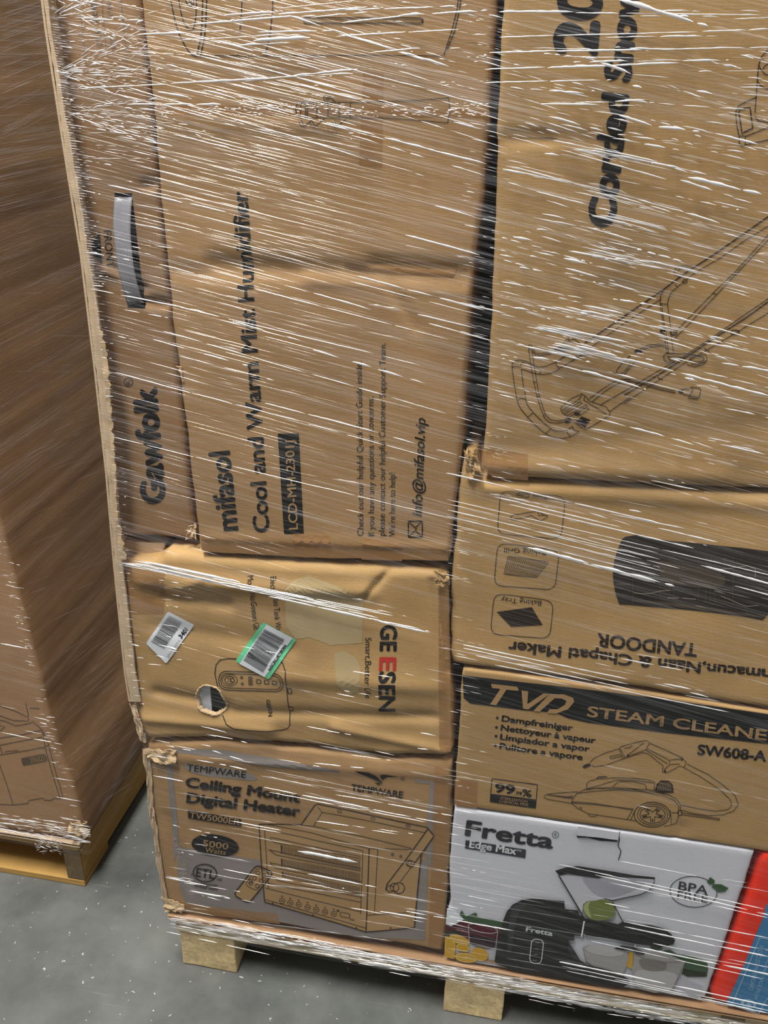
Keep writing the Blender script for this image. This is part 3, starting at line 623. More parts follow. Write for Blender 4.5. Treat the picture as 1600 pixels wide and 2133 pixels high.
k.circle((1280, 605), 26, 1.5); k.circle((1262, 600), 22, 1.2); k.circle((1135, 530), 9, 1.3); k.circle((1200, 547), 9, 1.3); k.circle((1185, 800), 46, 1.6, n=8); k.circle((1150, 795), 34, 1.4); k.circle((1115, 805), 26, 1.3)
for cx, cy in ((260, 895), (325, 910), (392, 925), (462, 945), (530, 965), (600, 985), (670, 1000)): k.circle((cx, cy), 21, 1.0); k.line([(cx-9, cy-2), (cx+9, cy+3)], 1.6); k.line([(cx-8, cy-38), (cx+6, cy-36)], 1.6)
k.rrect([(722, 985), (797, 1000), (793, 1034), (720, 1018)], 5, 1.0); k.poly([(694, 966), (714, 970), (712, 984), (692, 980)]); k.text('kw', (798, 1050), (832, 1056), 20)
for c in ((185, 915), (505, 1010), (848, 1108), (1120, 1110)): k.circle(c, 6, fill=True)
for c in ((715, 185), (980, 240), (1260, 298)): k.circle(c, 18, 1.0, ry=9, rot=12)
k.frame(280, 1540, 2.353); k.rrect([(600, 612), (684, 650), (562, 800), (486, 758)], 24, 2.4); k.rrect([(606, 624), (668, 652), (600, 738), (542, 708)], 20, 1.0)
for c in ((606, 650), (636, 664), (590, 676), (622, 690), (572, 700), (604, 714), (570, 690)): k.circle(c, 9, 1.1)
k.build('printed_drawing', INKB, cb)
k = Ink(f, 0.0005); k.frame(280, 1540, 2.353).poly([(172, 800), (240, 806), (700, 852), (715, 903), (240, 846), (172, 836)]); k.poly([(1470, 130), (1545, 140), (1500, 1030), (1440, 1010)]); k.build('tape_strip', TAPE, cb)

# --- snow shovel carton
f = Face(-0.002, amp=0.0022, sc=4, seed=14, creases=[((1035, 290), (1140, 285), .006, -.005), ((1140, 285), (1280, 300), .005, -.003), ((1015, 965), (1500, 985), .012, .003), ((1010, 940), (1600, 880), .02, -.002)])
cb = carton('large brown snow shovel carton at the upper right with a line drawing of a shovel', tuple(P(1300, 1000, 0)))
carton_body('body', f, [(1052, -150), (1760, -150)], [(1760, -150), (1760, 1032)], [(1003, 976), (1026, 994), (1260, 1006), (1600, 1020), (1760, 1032)],
            [(1052, -150), (1048, 0), (1035, 280), (1037, 296), (1030, 500), (1022, 700), (1010, 900), (1003, 976)], 0.45, KR2, cb, wob=.0015)
k = Ink(f); k.frame(1000, 0, 2.667); k.text('Corded Snow', (740, 1257), (888, -70), 140, bold=.05); k.text('20', (640, 302), (676, -66), 232, bold=.04); k.build('printed_lettering', INK, cb)
k = Ink(f); k.frame(1010, 480, 4.74)
k.lines([[(268, 1355), (275, 1310), (310, 1285), (350, 1280), (400, 1290), (440, 1310), (520, 1345), (580, 1345), (650, 1320), (700, 1300), (770, 1255), (800, 1235)],
 [(268, 1355), (285, 1480), (305, 1600), (320, 1680), (350, 1750), (430, 1850), (520, 1940), (600, 2005), (680, 2045), (760, 2055), (850, 2035), (930, 1985)],
 [(360, 1370), (375, 1500), (395, 1600), (405, 1680), (440, 1750), (540, 1860), (650, 1955), (700, 1980), (760, 1980), (810, 1970), (870, 1935)],
 [(360, 1370), (400, 1380), (460, 1400), (540, 1420), (620, 1415), (700, 1390), (740, 1360), (880, 1275), (1000, 1205)]], 1.5, smooth=True)
k.lines([[(268, 1355), (300, 1340), (360, 1350)], [(320, 1680), (350, 1655), (405, 1665)], [(415, 1850), (475, 1800)], [(595, 2010), (650, 1960)], [(810, 1970), (815, 2000), (850, 2035)], [(865, 1935), (880, 1970), (930, 1985)], [(350, 1330), (370, 1300), (400, 1300)], [(700, 1300), (715, 1340), (740, 1362)], [(550, 1375), (545, 1420)],
 [(430, 1160), (435, 1130), (455, 1128), (475, 1165), (500, 1212), (560, 1215), (640, 1200), (700, 1175)], [(470, 1190), (500, 1232), (560, 1235), (660, 1215)],
 [(430, 1160), (450, 1300), (480, 1480), (510, 1620), (560, 1780), (590, 1850), (640, 1895), (700, 1905), (800, 1890)], [(460, 1165), (490, 1350), (530, 1600), (575, 1750), (600, 1820), (650, 1870), (720, 1880), (790, 1870)], [(430, 1165), (460, 1165)], [(480, 1500), (508, 1495)], [(512, 1640), (538, 1635)], [(572, 1830), (598, 1815)],
 [(755, 1740), (850, 1660), (960, 1610), (1000, 1640), (1030, 1680), (1200, 1740), (1240, 1800), (1225, 1830), (1000, 1965), (960, 1950), (770, 1800), (750, 1770), (755, 1740)],
 [(765, 1775), (930, 1665), (965, 1612)], [(780, 1795), (950, 1682)], [(795, 1810), (965, 1700)], [(810, 1830), (1000, 1720)], [(820, 1850), (1010, 1740)], [(990, 1635), (975, 1670), (1200, 1810)], [(1000, 1720), (1030, 1760), (930, 1830)], [(870, 1840), (1000, 1950)],
 [(780, 1180), (830, 1150), (900, 1160), (995, 1190), (960, 1220), (880, 1275), (840, 1250), (790, 1210), (780, 1180)], [(770, 1120), (800, 1080), (850, 1068), (900, 1080), (935, 1110), (940, 1150), (1000, 1190)], [(800, 1110), (830, 1090), (870, 1095)], [(720, 1290), (770, 1250), (830, 1215)]], 1.4)
k.poly([(895, 1890), (960, 1835), (1045, 1870), (985, 1935)]); k.poly([(670, 1190), (720, 1152), (790, 1145), (770, 1195)]); k.poly([(785, 1860), (840, 1850), (850, 1885), (800, 1905)]); k.circle((910, 1805), 30, ry=20, fill=True)
k.line([(975, 1120), (1180, 980), (1400, 832)], 2.6); k.line([(1030, 1165), (1430, 876)], 1.4)
k.lines([[(1140, 1720), (1440, 1548)], [(1225, 1790), (1440, 1640)], [(1030, 1660), (1150, 1570), (1260, 1500), (1350, 1465), (1440, 1465)], [(1060, 1690), (1180, 1590), (1270, 1530), (1350, 1495), (1440, 1490)], [(1440, 1230), (1360, 1300), (1300, 1380), (1303, 1405), (1340, 1415), (1380, 1390), (1440, 1310)]], 1.5)
k.frame(1300, 420, 4.74)
k.line([(0, 1130), (400, 860), (500, 780), (640, 680), (860, 540), (1050, 410), (1422, 150), (1700, -50)], 2.6)
k.lines([[(0, 1200), (370, 958)], [(530, 840), (700, 700), (950, 555), (1200, 380), (1410, 250), (1700, 40)], [(500, 720), (495, 680), (530, 640), (600, 630), (660, 640), (685, 665)], [(520, 690), (570, 652), (650, 660)], [(500, 720), (540, 735), (600, 715)],
 [(395, 870), (360, 930), (355, 1000), (380, 1180), (410, 1420), (430, 1500)], [(370, 1000), (395, 1180), (430, 1400), (440, 1500)], [(530, 840), (470, 890), (440, 950), (430, 1010), (455, 1200), (475, 1400), (490, 1490)], [(355, 1005), (430, 1012)], [(225, 980), (240, 1010), (270, 1020)], [(500, 815), (530, 840)],
 [(470, 1320), (900, 880), (1100, 690), (1422, 330), (1700, 10)], [(490, 1360), (620, 1230), (920, 910), (1130, 690), (1422, 380), (1700, 60)], [(1090, 690), (1110, 705), (1140, 690)], [(880, 905), (915, 915)],
 [(395, 1560), (390, 1520), (420, 1495), (600, 1500), (740, 1520), (810, 1510), (820, 1560), (790, 1600), (700, 1630), (620, 1605)], [(430, 1530), (600, 1535)], [(395, 1560), (430, 1585), (500, 1590)], [(440, 1530), (450, 1560), (500, 1580)], [(660, 1600), (720, 1605), (800, 1575)],
 [(400, 1400), (240, 1415), (170, 1450), (150, 1470)], [(400, 1420), (250, 1435), (190, 1460)], [(60, 1510), (0, 1590)], [(120, 1560), (0, 1710)], [(410, 1395), (410, 1425)],
 [(0, 1870), (300, 1690), (600, 1520), (900, 1320), (1200, 1110), (1422, 960), (1700, 770)], [(0, 1990), (250, 1820), (450, 1690), (600, 1590), (860, 1440), (1080, 1310), (1422, 1100), (1700, 920)], [(790, 1445), (840, 1480)], [(330, 1710), (345, 1745), (380, 1755)],
 [(0, 1755), (80, 1755), (200, 1785), (350, 1835), (500, 1865), (500, 1885)], [(0, 1780), (80, 1775), (200, 1805), (350, 1855), (500, 1885)], [(580, 1845), (650, 1845)], [(580, 1900), (655, 1915)], [(655, 1830), (750, 1838), (757, 1860), (740, 1930), (720, 1945), (630, 1940), (650, 1910), (680, 1850), (655, 1830)], [(640, 1915), (735, 1925)]], 1.5)
k.line([(0, 1910), (250, 1760), (560, 1570), (900, 1340), (1200, 1150), (1422, 990), (1700, 800)], 2.4); k.circle((720, 1552), 72, 1.3, ry=28); k.circle((600, 785), 22, 1.5, ry=18); k.circle((1095, 1290), 44, 1.8, ry=22); k.circle((380, 1275), 28, ry=18, fill=True); k.circle((490, 1295), 34, 2.0, ry=22); k.circle((140, 1475), 40, ry=18, fill=True); k.poly([(530, 1858), (582, 1850), (585, 1892), (545, 1888)])
k.frame(1450, 0, 6.667)
k.lines([[(1200, 560), (1000, 680), (900, 800), (870, 900), (900, 960), (960, 1030), (1200, 1100)], [(1100, 820), (950, 920), (930, 960)], [(870, 900), (850, 1130), (835, 1350), (820, 1560)], [(850, 1120), (900, 1190), (1000, 1240), (1200, 1270)], [(840, 1350), (700, 1410), (590, 1470), (550, 1560), (570, 1750), (600, 1890), (600, 1990), (640, 2030), (690, 2010), (1000, 1945), (1200, 1900)], [(600, 1890), (700, 1890), (1000, 1770), (1200, 1690)], [(685, 1900), (685, 2000)], [(820, 1620), (870, 1680), (1000, 1700), (1200, 1690)]], 2.0)
k.line([(590, 1520), (750, 1490), (790, 1780), (640, 1850), (595, 1540)], 3.0)
k.build('printed_drawing', INKB, cb)
k = Ink(f, 0.0004); k.poly([(1003, 930), (1100, 945), (1100, 1000), (1028, 994), (1004, 974)]); k.build('tape_strip', TAPE, cb)

# --- upside-down tandoor carton
f = Face(0.001, amp=0.002, sc=5, seed=17, creases=[((975, 935), (965, 1010), .007, .004), ((1010, 1012), (1600, 1050), .01, .003), ((960, 1100), (950, 1300), .01, -.002)])
cb = carton('brown tandoor carton lying upside down under the snow shovel carton', tuple(P(1300, 1430, 0)))
carton_body('body', f, [(967, 938), (985, 932), (999, 976), (1010, 1000), (1260, 1010), (1600, 1026), (1760, 1040)], [(1760, 1040), (1760, 1503)],
            [(939, 1384), (1294, 1428), (1600, 1478), (1760, 1503)], [(967, 938), (962, 985), (951, 1080), (940, 1200), (939, 1384)], 0.45, KR4, cb, r=.01, wob=.003)
FZ = (920, 680, 2.353)
k = Ink(f); k.frame(*FZ)
k.text('TANDOOR', (1252, 1553), (768, 1505), 62, bold=.03); k.text('macun,Naan & Chapati Maker', (1562, 1676), (332, 1545), 52, bold=.03); k.text('Lah', (1745, 1695), (1572, 1677), 52, bold=.03); k.build('printed_lettering', INKB, cb)
k = Ink(f); k.frame(*FZ)
k.rrect([(290, 798), (608, 832), (585, 1042), (272, 1015)], 46, 1.4); k.rrect([(275, 1060), (578, 1096), (555, 1292), (256, 1270)], 46, 1.4); k.rrect([(258, 1308), (549, 1346), (530, 1532), (238, 1508)], 46, 1.4)
k.text('Tray Clip', (522, 822), (366, 812), 24); k.text('Baking Grill', (512, 1097), (308, 1083), 24); k.text('Baking Tray', (490, 1347), (292, 1328), 24)
k.line([(335, 940), (345, 925), (400, 915), (470, 905), (522, 932), (485, 952), (440, 925), (400, 938), (340, 944)], 1.4); k.line([(470, 905), (475, 925), (520, 925)], 1.4)
a, b, c, d = map(np.array, ((327, 1125), (526, 1152), (465, 1230), (305, 1214)))
k.line([a, b, c, d], 1.2, closed=True)
for i in range(1, 20): t = i/20; k.line([a+(b-a)*t, d+(c-d)*t], 1.0)
k.poly([(270, 1400), (442, 1378), (495, 1465), (340, 1473)]); k.build('printed_drawing', INKB, cb)
TN = (1240, 1080, 4.444)
k = Ink(f); k.frame(*TN).poly([(400, 152), (280, 170), (250, 190), (205, 290), (175, 400), (163, 520), (170, 600), (190, 700), (222, 790), (400, 800), (900, 845), (1300, 890), (1550, 935), (1600, 880), (1900, 900), (1900, 330), (1600, 300), (1400, 275), (1000, 235), (700, 210), (450, 178)]); k.build('printed_picture', BROWNP, cb, 'dark printed picture of the oven')
k = Ink(f, 0.0012); k.frame(*TN); k.poly([(340, 760), (350, 740), (900, 790), (1560, 900), (1550, 915), (900, 830)]); k.poly([(620, 390), (1150, 500), (1140, 640), (700, 600), (600, 500)], smooth=True)
for x in (610, 690, 730, 960, 1030, 1070, 1110, 1200, 1280): k.line([(x, 330+x*.02), (x-6, 720+x*.05)], 1.2)
k.line([(400, 185), (360, 330), (345, 520), (350, 790)], 1.5); k.build('printed_picture', BROWNP2, cb)
k = Ink(f, 0.0016); k.frame(*TN); k.text('TANDOOR', (330, 596), (200, 592), 16)
k.lines([[(355, 680), (430, 690), (520, 685), (600, 665), (690, 660)], [(1160, 710), (1240, 740), (1330, 780), (1400, 805), (1510, 795)], [(1150, 465), (1250, 455), (1400, 430), (1480, 460), (1480, 540)], [(670, 728), (770, 732)], [(810, 730), (930, 742)]], 1.8); k.build('printed_lines', GREYINK, cb)

# --- steam cleaner carton
f = Face(0.0, amp=0.001, sc=4, seed=19, creases=[((1425, 1720), (1405, 1760), .006, -.003)])
cb = carton('brown steam cleaner carton with a black banner above the white juicer carton', tuple(P(1300, 1720, 0)))
carton_body('body', f, [(963, 1392), (1294, 1436), (1600, 1483), (1760, 1507)], [(1760, 1507), (1760, 1800)], [(946, 1678), (1260, 1722), (1576, 1768), (1760, 1795)], [(963, 1392), (957, 1500), (946, 1678)], 0.45, KR2, cb, r=.005)
TV = (920, 1370, 2.353)
k = Ink(f); k.frame(*TV).poly([(102, 85), (600, 142), (1100, 205), (1600, 275), (1750, 296), (1750, 438), (1600, 420), (1100, 368), (720, 318), (620, 295), (560, 268), (400, 255), (140, 222), (108, 195)]); k.build('printed_panel', BLK, cb, 'black printed banner')
k = Ink(f, 0.0012); k.frame(*TV)
k.poly([(242, 125), (372, 140), (378, 160), (318, 154), (268, 230), (238, 226), (288, 150), (248, 146)]); k.poly([(392, 158), (425, 162), (420, 225), (500, 172), (530, 176), (425, 250), (400, 247)])
k.poly([(530, 175), (600, 178), (645, 195), (650, 215), (620, 250), (560, 272), (515, 268), (530, 250), (570, 250), (605, 228), (612, 210), (590, 198), (555, 196), (480, 262), (450, 258)])
k.text('STEAM CLEANER', (714, 285), (1668, 412), 50, bold=.02); k.build('printed_lettering', KNOCK, cb)
k = Ink(f); k.frame(*TV)
for t, a, b, c in (('Dampfreiniger', (295, 309), (640, 356), (273, 293)), ('Nettoyeur à vapeur', (290, 354), (752, 418), (269, 340)), ('Limpiador a vapor', (287, 398), (722, 459), (267, 383)), ('Pulitore a vapore', (284, 443), (688, 500), (264, 428))):
    k.text(t, a, b, 28, bold=.03); k.circle(c, 7, fill=True, n=12)
k.text('SW608-A', (1255, 472), (1587, 504), 48, bold=.035)
k.line([(247, 590), (470, 620), (460, 735), (238, 703)], 1.6, closed=True); k.poly([(241, 664), (464, 693), (460, 735), (238, 703)])
k.text('99', (262, 655), (354, 667), 44, bold=.03); k.text('.99', (358, 668), (392, 673), 17, bold=.02); k.text('%', (394, 676), (438, 682), 36, bold=.02)
k.build('printed_lettering', INK, cb)
k = Ink(f, 0.0012); k.frame(*TV); k.text('STERILIZATION', (288, 690), (420, 707), 13); k.text('CHEMICAL FREE', (282, 706), (425, 724), 13); k.build('printed_number', KNOCK, cb)
k = Ink(f); k.frame(1100, 1500, 3.2)
k.lines([[(388, 455), (395, 415), (415, 400), (440, 397), (460, 388), (520, 387), (600, 380), (700, 385), (800, 395), (845, 410), (838, 468)], [(458, 378), (462, 390)], [(560, 445), (600, 410), (620, 406), (700, 407), (780, 425), (790, 460)], [(388, 455), (450, 440), (560, 405), (600, 396), (700, 398), (838, 418)], [(388, 455), (560, 445), (790, 460), (840, 468)],
 [(375, 462), (450, 452), (600, 455), (750, 465), (860, 480), (940, 497), (990, 525), (1015, 560), (1015, 600)], [(380, 458), (320, 490), (300, 520), (288, 550), (340, 590), (400, 620), (660, 660), (720, 670)], [(320, 485), (450, 470), (600, 462), (760, 475), (900, 500), (970, 530), (1005, 570), (1003, 620)],
 [(288, 548), (450, 560), (705, 590)], [(292, 540), (450, 552), (705, 598)], [(695, 600), (660, 660)], [(712, 604), (682, 665)], [(335, 475), (250, 478), (150, 487), (115, 495), (105, 510), (130, 524), (290, 552)], [(135, 495), (295, 520)], [(135, 495), (300, 512)], [(300, 502), (230, 512)],
 [(947, 600), (955, 650), (952, 700), (905, 706)], [(955, 697), (988, 685), (1005, 630)], [(955, 615), (1003, 617)], [(400, 620), (410, 637), (445, 640), (468, 628)],
 [(1060, 290), (1200, 360), (1300, 430), (1380, 500), (1402, 560), (1370, 605), (1300, 630), (1200, 635), (1100, 620), (1020, 598)], [(1040, 315), (1150, 375), (1280, 460), (1350, 530), (1357, 570), (1330, 595), (1250, 605), (1150, 592), (1020, 565)],
 [(1020, 615), (1272, 655)], [(1020, 628), (1272, 664)], [(1275, 650), (1273, 670)],
 [(415, 278), (440, 252), (520, 215), (605, 190), (635, 255)], [(425, 295), (440, 308), (520, 298), (635, 255), (760, 215), (800, 222), (900, 302), (895, 345), (930, 348), (1010, 305)], [(615, 188), (648, 250)],
 [(605, 190), (620, 175), (690, 155), (760, 138), (795, 135), (812, 152), (792, 180), (785, 196), (660, 242)], [(770, 150), (655, 240)], [(640, 188), (680, 180), (695, 168)], [(790, 185), (940, 265), (945, 295), (905, 330)], [(785, 196), (930, 290)], [(812, 152), (900, 190), (1030, 250), (1055, 280), (1040, 312), (1010, 305)], [(940, 265), (1025, 255)], [(945, 295), (1010, 290)],
 [(545, 242), (612, 227), (622, 240), (552, 255), (545, 242)], [(460, 388), (470, 375), (522, 374), (530, 386)]], 1.2)
k.line([(466, 376), (520, 375)], 2.2); k.circle((827, 628), 120, 1.6, ry=83); k.circle((830, 628), 101, 1.2, ry=70); k.circle((830, 628), 84, 1.4, ry=57)
for i in range(5):
    a = math.radians(90+72*i)
    for dd in (-.32, .32): k.line([(830+22*math.cos(a+dd*2), 628+16*math.sin(a+dd*2)), (830+74*math.cos(a+dd*.55), 628+50*math.sin(a+dd*.55))], 1.4)
    k.line([(830+40*math.cos(a), 628+28*math.sin(a)), (830+70*math.cos(a), 628+48*math.sin(a))], 2.4)
k.circle((1012, 618), 14, 1.6, ry=17); k.poly([(360, 308), (385, 291), (412, 284), (420, 300), (380, 318)]); k.circle((668, 232), 9, fill=True, n=10); k.circle((912, 340), 9, fill=True, n=10); k.circle((1026, 258), 9, fill=True, n=10); k.poly([(342, 575), (355, 578), (362, 588), (348, 584)])
k.poly([(843, 470), (858, 425), (885, 400), (940, 405), (965, 430), (972, 482), (900, 484)]); k.build('printed_drawing', INKB, cb)
k = Ink(f, 0.0012); k.frame(1100, 1500, 3.2)
for i in range(8): k.line([(880+9*i, 412), (862+13*i, 468)], .8)
k.build('printed_lines', KNOCK, cb)
k = Ink(f, 0.0004); k.frame(*TV).poly([(65, 590), (178, 600), (172, 740), (60, 725)]); k.build('tape_strip', TAPE, cb)

# --- white juicer carton
f = Face(0.0, amp=0.0008, sc=4, seed=21)
cb = carton('white juicer carton with a printed black juicer picture at the bottom right', tuple(P(1250, 2030, 0)))
carton_body('body', f, [(946, 1682), (1260, 1726), (1574, 1772)], [(1574, 1772), (1530, 1900), (1470, 2080)], [(928, 1988), (1031, 2006), (1315, 2054), (1470, 2080)], [(946, 1682), (936, 1800), (938, 1880), (932, 1900), (928, 1988)], 0.42, WHITE, cb, r=.005)
FR = (900, 1660, 2.286); FA = (920, 1780, 4.706); FB = (1130, 1780, 4.706)
def col(nm, *c): return plain(nm, srgb(*c), .45)
layer = [0.0004]
def pp(nm, mat, fn, lbl=None):
    layer[0] += 0.00022
    kk = Ink(f, layer[0]); fn(kk); return kk.build(nm, mat, cb, lbl)
pp('printed_picture', col('gradient_grey', 186, 188, 196), lambda k: (k.frame(*FR), k.poly([(150, 780), (300, 730), (1200, 860), (1290, 900), (1280, 960), (700, 870)])))
pp('printed_lettering', BLK2, lambda k: (k.frame(*FR), k.text('Fretta', (160, 180), (570, 243), 72, bold=.03), k.circle((588, 178), 15, 1.1), k.text('R', (582, 184), (594, 186), 14), k.poly([(160, 204), (448, 249), (444, 290), (157, 243)]), k.circle((1245, 450), 112, 1.6, ry=73, rot=4, n=40), k.text('BPA', (1172, 441), (1310, 463), 42, bold=.01), k.text('FREE', (1166, 482), (1310, 502), 38, bold=-.008)))
pp('printed_lettering', WPAP, lambda k: (k.frame(*FR), k.text('Edge Max', (178, 238), (398, 272), 34, bold=.03), k.text('TM', (402, 256), (424, 259), 9)))
pp('printed_picture', col('leaf_green', 52, 84, 50), lambda k: (k.frame(*FR), k.poly([(1325, 378), (1347, 395), (1342, 408), (1325, 415), (1308, 402)]), k.poly([(1330, 425), (1345, 412), (1375, 412), (1412, 430), (1392, 448), (1365, 450)]), k.frame(*FA), k.poly([(170, 590), (200, 540), (215, 570), (240, 600), (330, 565), (352, 580), (345, 605), (400, 618), (500, 630), (600, 655), (590, 705), (400, 690), (250, 665)]), k.frame(*FB), k.poly([(1050, 900), (1150, 888), (1180, 925), (1090, 935)]), k.poly([(1180, 935), (1250, 925), (1320, 970), (1450, 985), (1610, 1040), (1625, 1100), (1610, 1190), (1420, 1185), (1360, 1150), (1400, 1040)])))
pp('printed_picture', col('beet_purple', 86, 26, 38), lambda k: (k.frame(*FA), k.poly([(35, 690), (120, 680), (220, 640), (330, 672), (590, 705), (600, 760), (560, 860), (300, 830), (120, 770), (36, 780)])))
pp('printed_picture', col('dark_leaf', 40, 50, 34), lambda k: (k.frame(*FA), k.poly([(40, 740), (150, 740), (220, 790), (100, 800), (38, 790)]), k.frame(*FB), k.poly([(1370, 1115), (1500, 1135), (1605, 1140), (1595, 1190), (1420, 1188), (1360, 1155)])))
pp('printed_picture', col('juice', 44, 20, 28), lambda k: (k.frame(*FA), k.poly([(262, 760), (400, 800), (550, 820), (530, 905), (460, 915), (340, 890), (275, 862)])))
pp('printed_picture', col('glass_rim', 176, 170, 176), lambda k: (k.frame(*FA), k.circle((405, 715), 146, 1.6, ry=40, rot=11), k.line([(262, 690), (275, 862)], 1.4), k.line([(552, 745), (530, 905)], 1.4)))
pp('printed_picture', col('lemon_yellow', 204, 158, 40), lambda k: (k.frame(*FA), k.poly([(34, 790), (80, 800), (130, 850), (138, 920), (125, 1015), (28, 990)]), k.circle((175, 825), 105, ry=44, rot=20, fill=True), k.circle((210, 902), 72, ry=40, rot=12, fill=True), k.circle((375, 968), 86, ry=64, rot=20, fill=True), k.circle((240, 1002), 112, ry=48, rot=8, fill=True), k.frame(*FB), k.poly([(850, 940), (892, 950), (880, 1110), (818, 1082)])))
pp('printed_picture', col('lemon_pale', 226, 200, 110), lambda k: (k.frame(*FA), k.circle((210, 902), 60, 1.3, ry=32, rot=12), k.circle((240, 1002), 100, 1.5, ry=40, rot=8), k.circle((85, 880), 48, 1.3, ry=70), k.lines([[(160, 990), (320, 1012)], [(240, 965), (240, 1040)], [(180, 1025), (300, 980)]], 1)))
pp('printed_picture', col('clear_cup_grey', 160, 158, 156), lambda k: (k.frame(*FB), k.poly([(395, 900), (440, 875), (640, 885), (830, 945), (845, 1000), (815, 1100), (780, 1170), (640, 1150), (500, 1090), (420, 1030)]), k.poly([(900, 955), (1150, 940), (1400, 1030), (1370, 1130), (1262, 1322), (1100, 1342), (950, 1305), (878, 1250), (880, 1100)])))
pp('printed_picture', col('clear_cup_light', 182, 180, 180), lambda k: (k.frame(*FB), k.circle((610, 930), 190, ry=50, rot=7, fill=True), k.poly([(930, 1120), (1300, 1150), (1260, 1310), (1100, 1320), (940, 1280)], smooth=True)))
pp('printed_picture', col('clear_cup_dark', 128, 124, 120), lambda k: (k.frame(*FB), k.poly([(960, 1010), (1200, 1040), (1180, 1120), (1000, 1110)], smooth=True), k.lines([[(900, 955), (1000, 1005), (1200, 1040), (1400, 1030)], [(1400, 1030), (1262, 1322)], [(395, 900), (430, 1030), (560, 1120)]], 1.2)))
pp('printed_picture', col('hopper_grey', 196, 197, 206), lambda k: (k.frame(*FB), k.poly([(170, 188), (400, 190), (640, 190), (1095, 262), (1050, 330), (960, 372), (680, 432), (610, 415), (400, 470), (390, 560)])))
pp('printed_picture', col('hopper_shade', 166, 167, 178), lambda k: (k.frame(*FB), k.poly([(400, 195), (640, 192), (1000, 250), (900, 330), (700, 400), (560, 390), (460, 320)], smooth=True)))
pp('printed_picture', col('apple_green', 112, 124, 62), lambda k: (k.frame(*FB), k.poly([(398, 500), (430, 445), (520, 435), (580, 420), (645, 425), (692, 462), (716, 520), (708, 575), (660, 612), (560, 630), (480, 615), (420, 570)], smooth=True)))
pp('printed_picture', col('apple_pale', 160, 168, 112), lambda k: (k.frame(*FB), k.poly([(402, 500), (430, 455), (470, 445), (450, 500), (480, 600), (430, 570)], smooth=True)))
pp('printed_picture', BLK, lambda k: (k.frame(*FA), k.poly([(520, 1030), (540, 900), (575, 760), (600, 640), (640, 540), (700, 470), (790, 425), (880, 414), (1000, 420), (1100, 430), (1206, 440), (1206, 515), (1342, 530), (1350, 572), (1405, 590), (1395, 785), (1300, 770), (1302, 822), (1240, 822), (1290, 920), (1350, 1010), (1430, 1060), (1600, 1100), (1750, 1150), (1840, 1205), (1838, 1245), (1770, 1282), (1600, 1262), (1388, 1232), (1000, 1165), (700, 1112), (560, 1062)]),
    k.frame(*FB), k.poly([(400, 600), (540, 640), (640, 640), (740, 662), (780, 640), (900, 655), (1060, 670), (1180, 700), (1260, 755), (1300, 820), (1280, 860), (1150, 890), (900, 850), (700, 810), (560, 790), (420, 780), (400, 700)]),
    k.poly([(125, 140), (230, 105), (350, 93), (700, 148), (900, 183), (1102, 203), (1100, 225), (900, 212), (620, 190), (550, 215), (380, 190), (250, 170), (165, 187)]), k.poly([(698, 900), (780, 868), (900, 888), (1005, 940), (990, 962), (930, 952), (880, 925), (780, 917)]),
    k.line([(160, 185), (300, 420), (402, 592)], 2.2), k.line([(1100, 212), (1090, 265), (1050, 330), (960, 375), (680, 434)], 1.5), k.line([(610, 415), (680, 432), (735, 540), (792, 645)], 2.0)), 'printed picture of a black juicer')
pp('printed_picture', BLK2, lambda k: (k.frame(*FA), k.poly([(700, 500), (760, 470), (830, 470), (770, 540), (730, 640), (710, 760), (690, 900), (650, 940), (650, 800), (665, 640)], smooth=True), k.poly([(1240, 830), (1290, 900), (1370, 1030), (1300, 1010), (1245, 920)]), k.line([(1175, 480), (1180, 600)], 1.2), k.frame(*FB), k.poly([(720, 720), (900, 735), (1050, 760), (900, 765), (720, 740)]), k.poly([(420, 640), (540, 660), (600, 690), (430, 680)]), k.line([(720, 700), (700, 745)], 1.6), k.line([(918, 735), (915, 790)], 2)))
pp('printed_lettering', WPAP, lambda k: (k.frame(*FA), k.text('Fretta', (828, 729), (1085, 776), 46, bold=.03), k.rrect([(885, 803), (1004, 815), (976, 1052), (862, 1037)], 50, 1.4), k.line([(1398, 630), (1372, 785)], 3.0), k.frame(*FB), k.line([(910, 860), (905, 885)], 2)))
pp('printed_lines', GREYINK, lambda k: (k.frame(*FA), k.lines([[(925, 840), (958, 843)], [(915, 900), (948, 903)], [(905, 955), (945, 958)], [(890, 1012), (935, 1018)]], 1.4)))
kk = Ink(f, 0.003); kk.frame(*FA).poly([(55, 515), (118, 522), (220, 620), (150, 662), (92, 690), (44, 668)]); kk.build('torn_flap', WPAP, cb, 'torn white corner flap')
kk = Ink(f, 0.001); kk.frame(*FR).poly([(690, 178), (790, 184), (886, 202), (880, 212), (840, 208), (800, 206), (740, 192), (690, 191)]); kk.lines([[(885, 168), (893, 200), (885, 228), (900, 256), (888, 298)], [(893, 163), (885, 205)]], 1.8); kk.build('torn_slot', VOID, cb, 'torn slot with its shaded opening painted dark')  # flat dark patch paints the shade inside the slit
kk = Ink(f, 0.0035); kk.frame(*FR).poly([(694, 132), (892, 162), (886, 198), (800, 186), (692, 176)]); kk.build('handle_flap', WHITE, cb)
kk = Ink(f, 0.0012); kk.poly([(932, 1990), (1100, 2018), (1100, 2012), (934, 1983)]); kk.build('board_edge', KR3, cb)

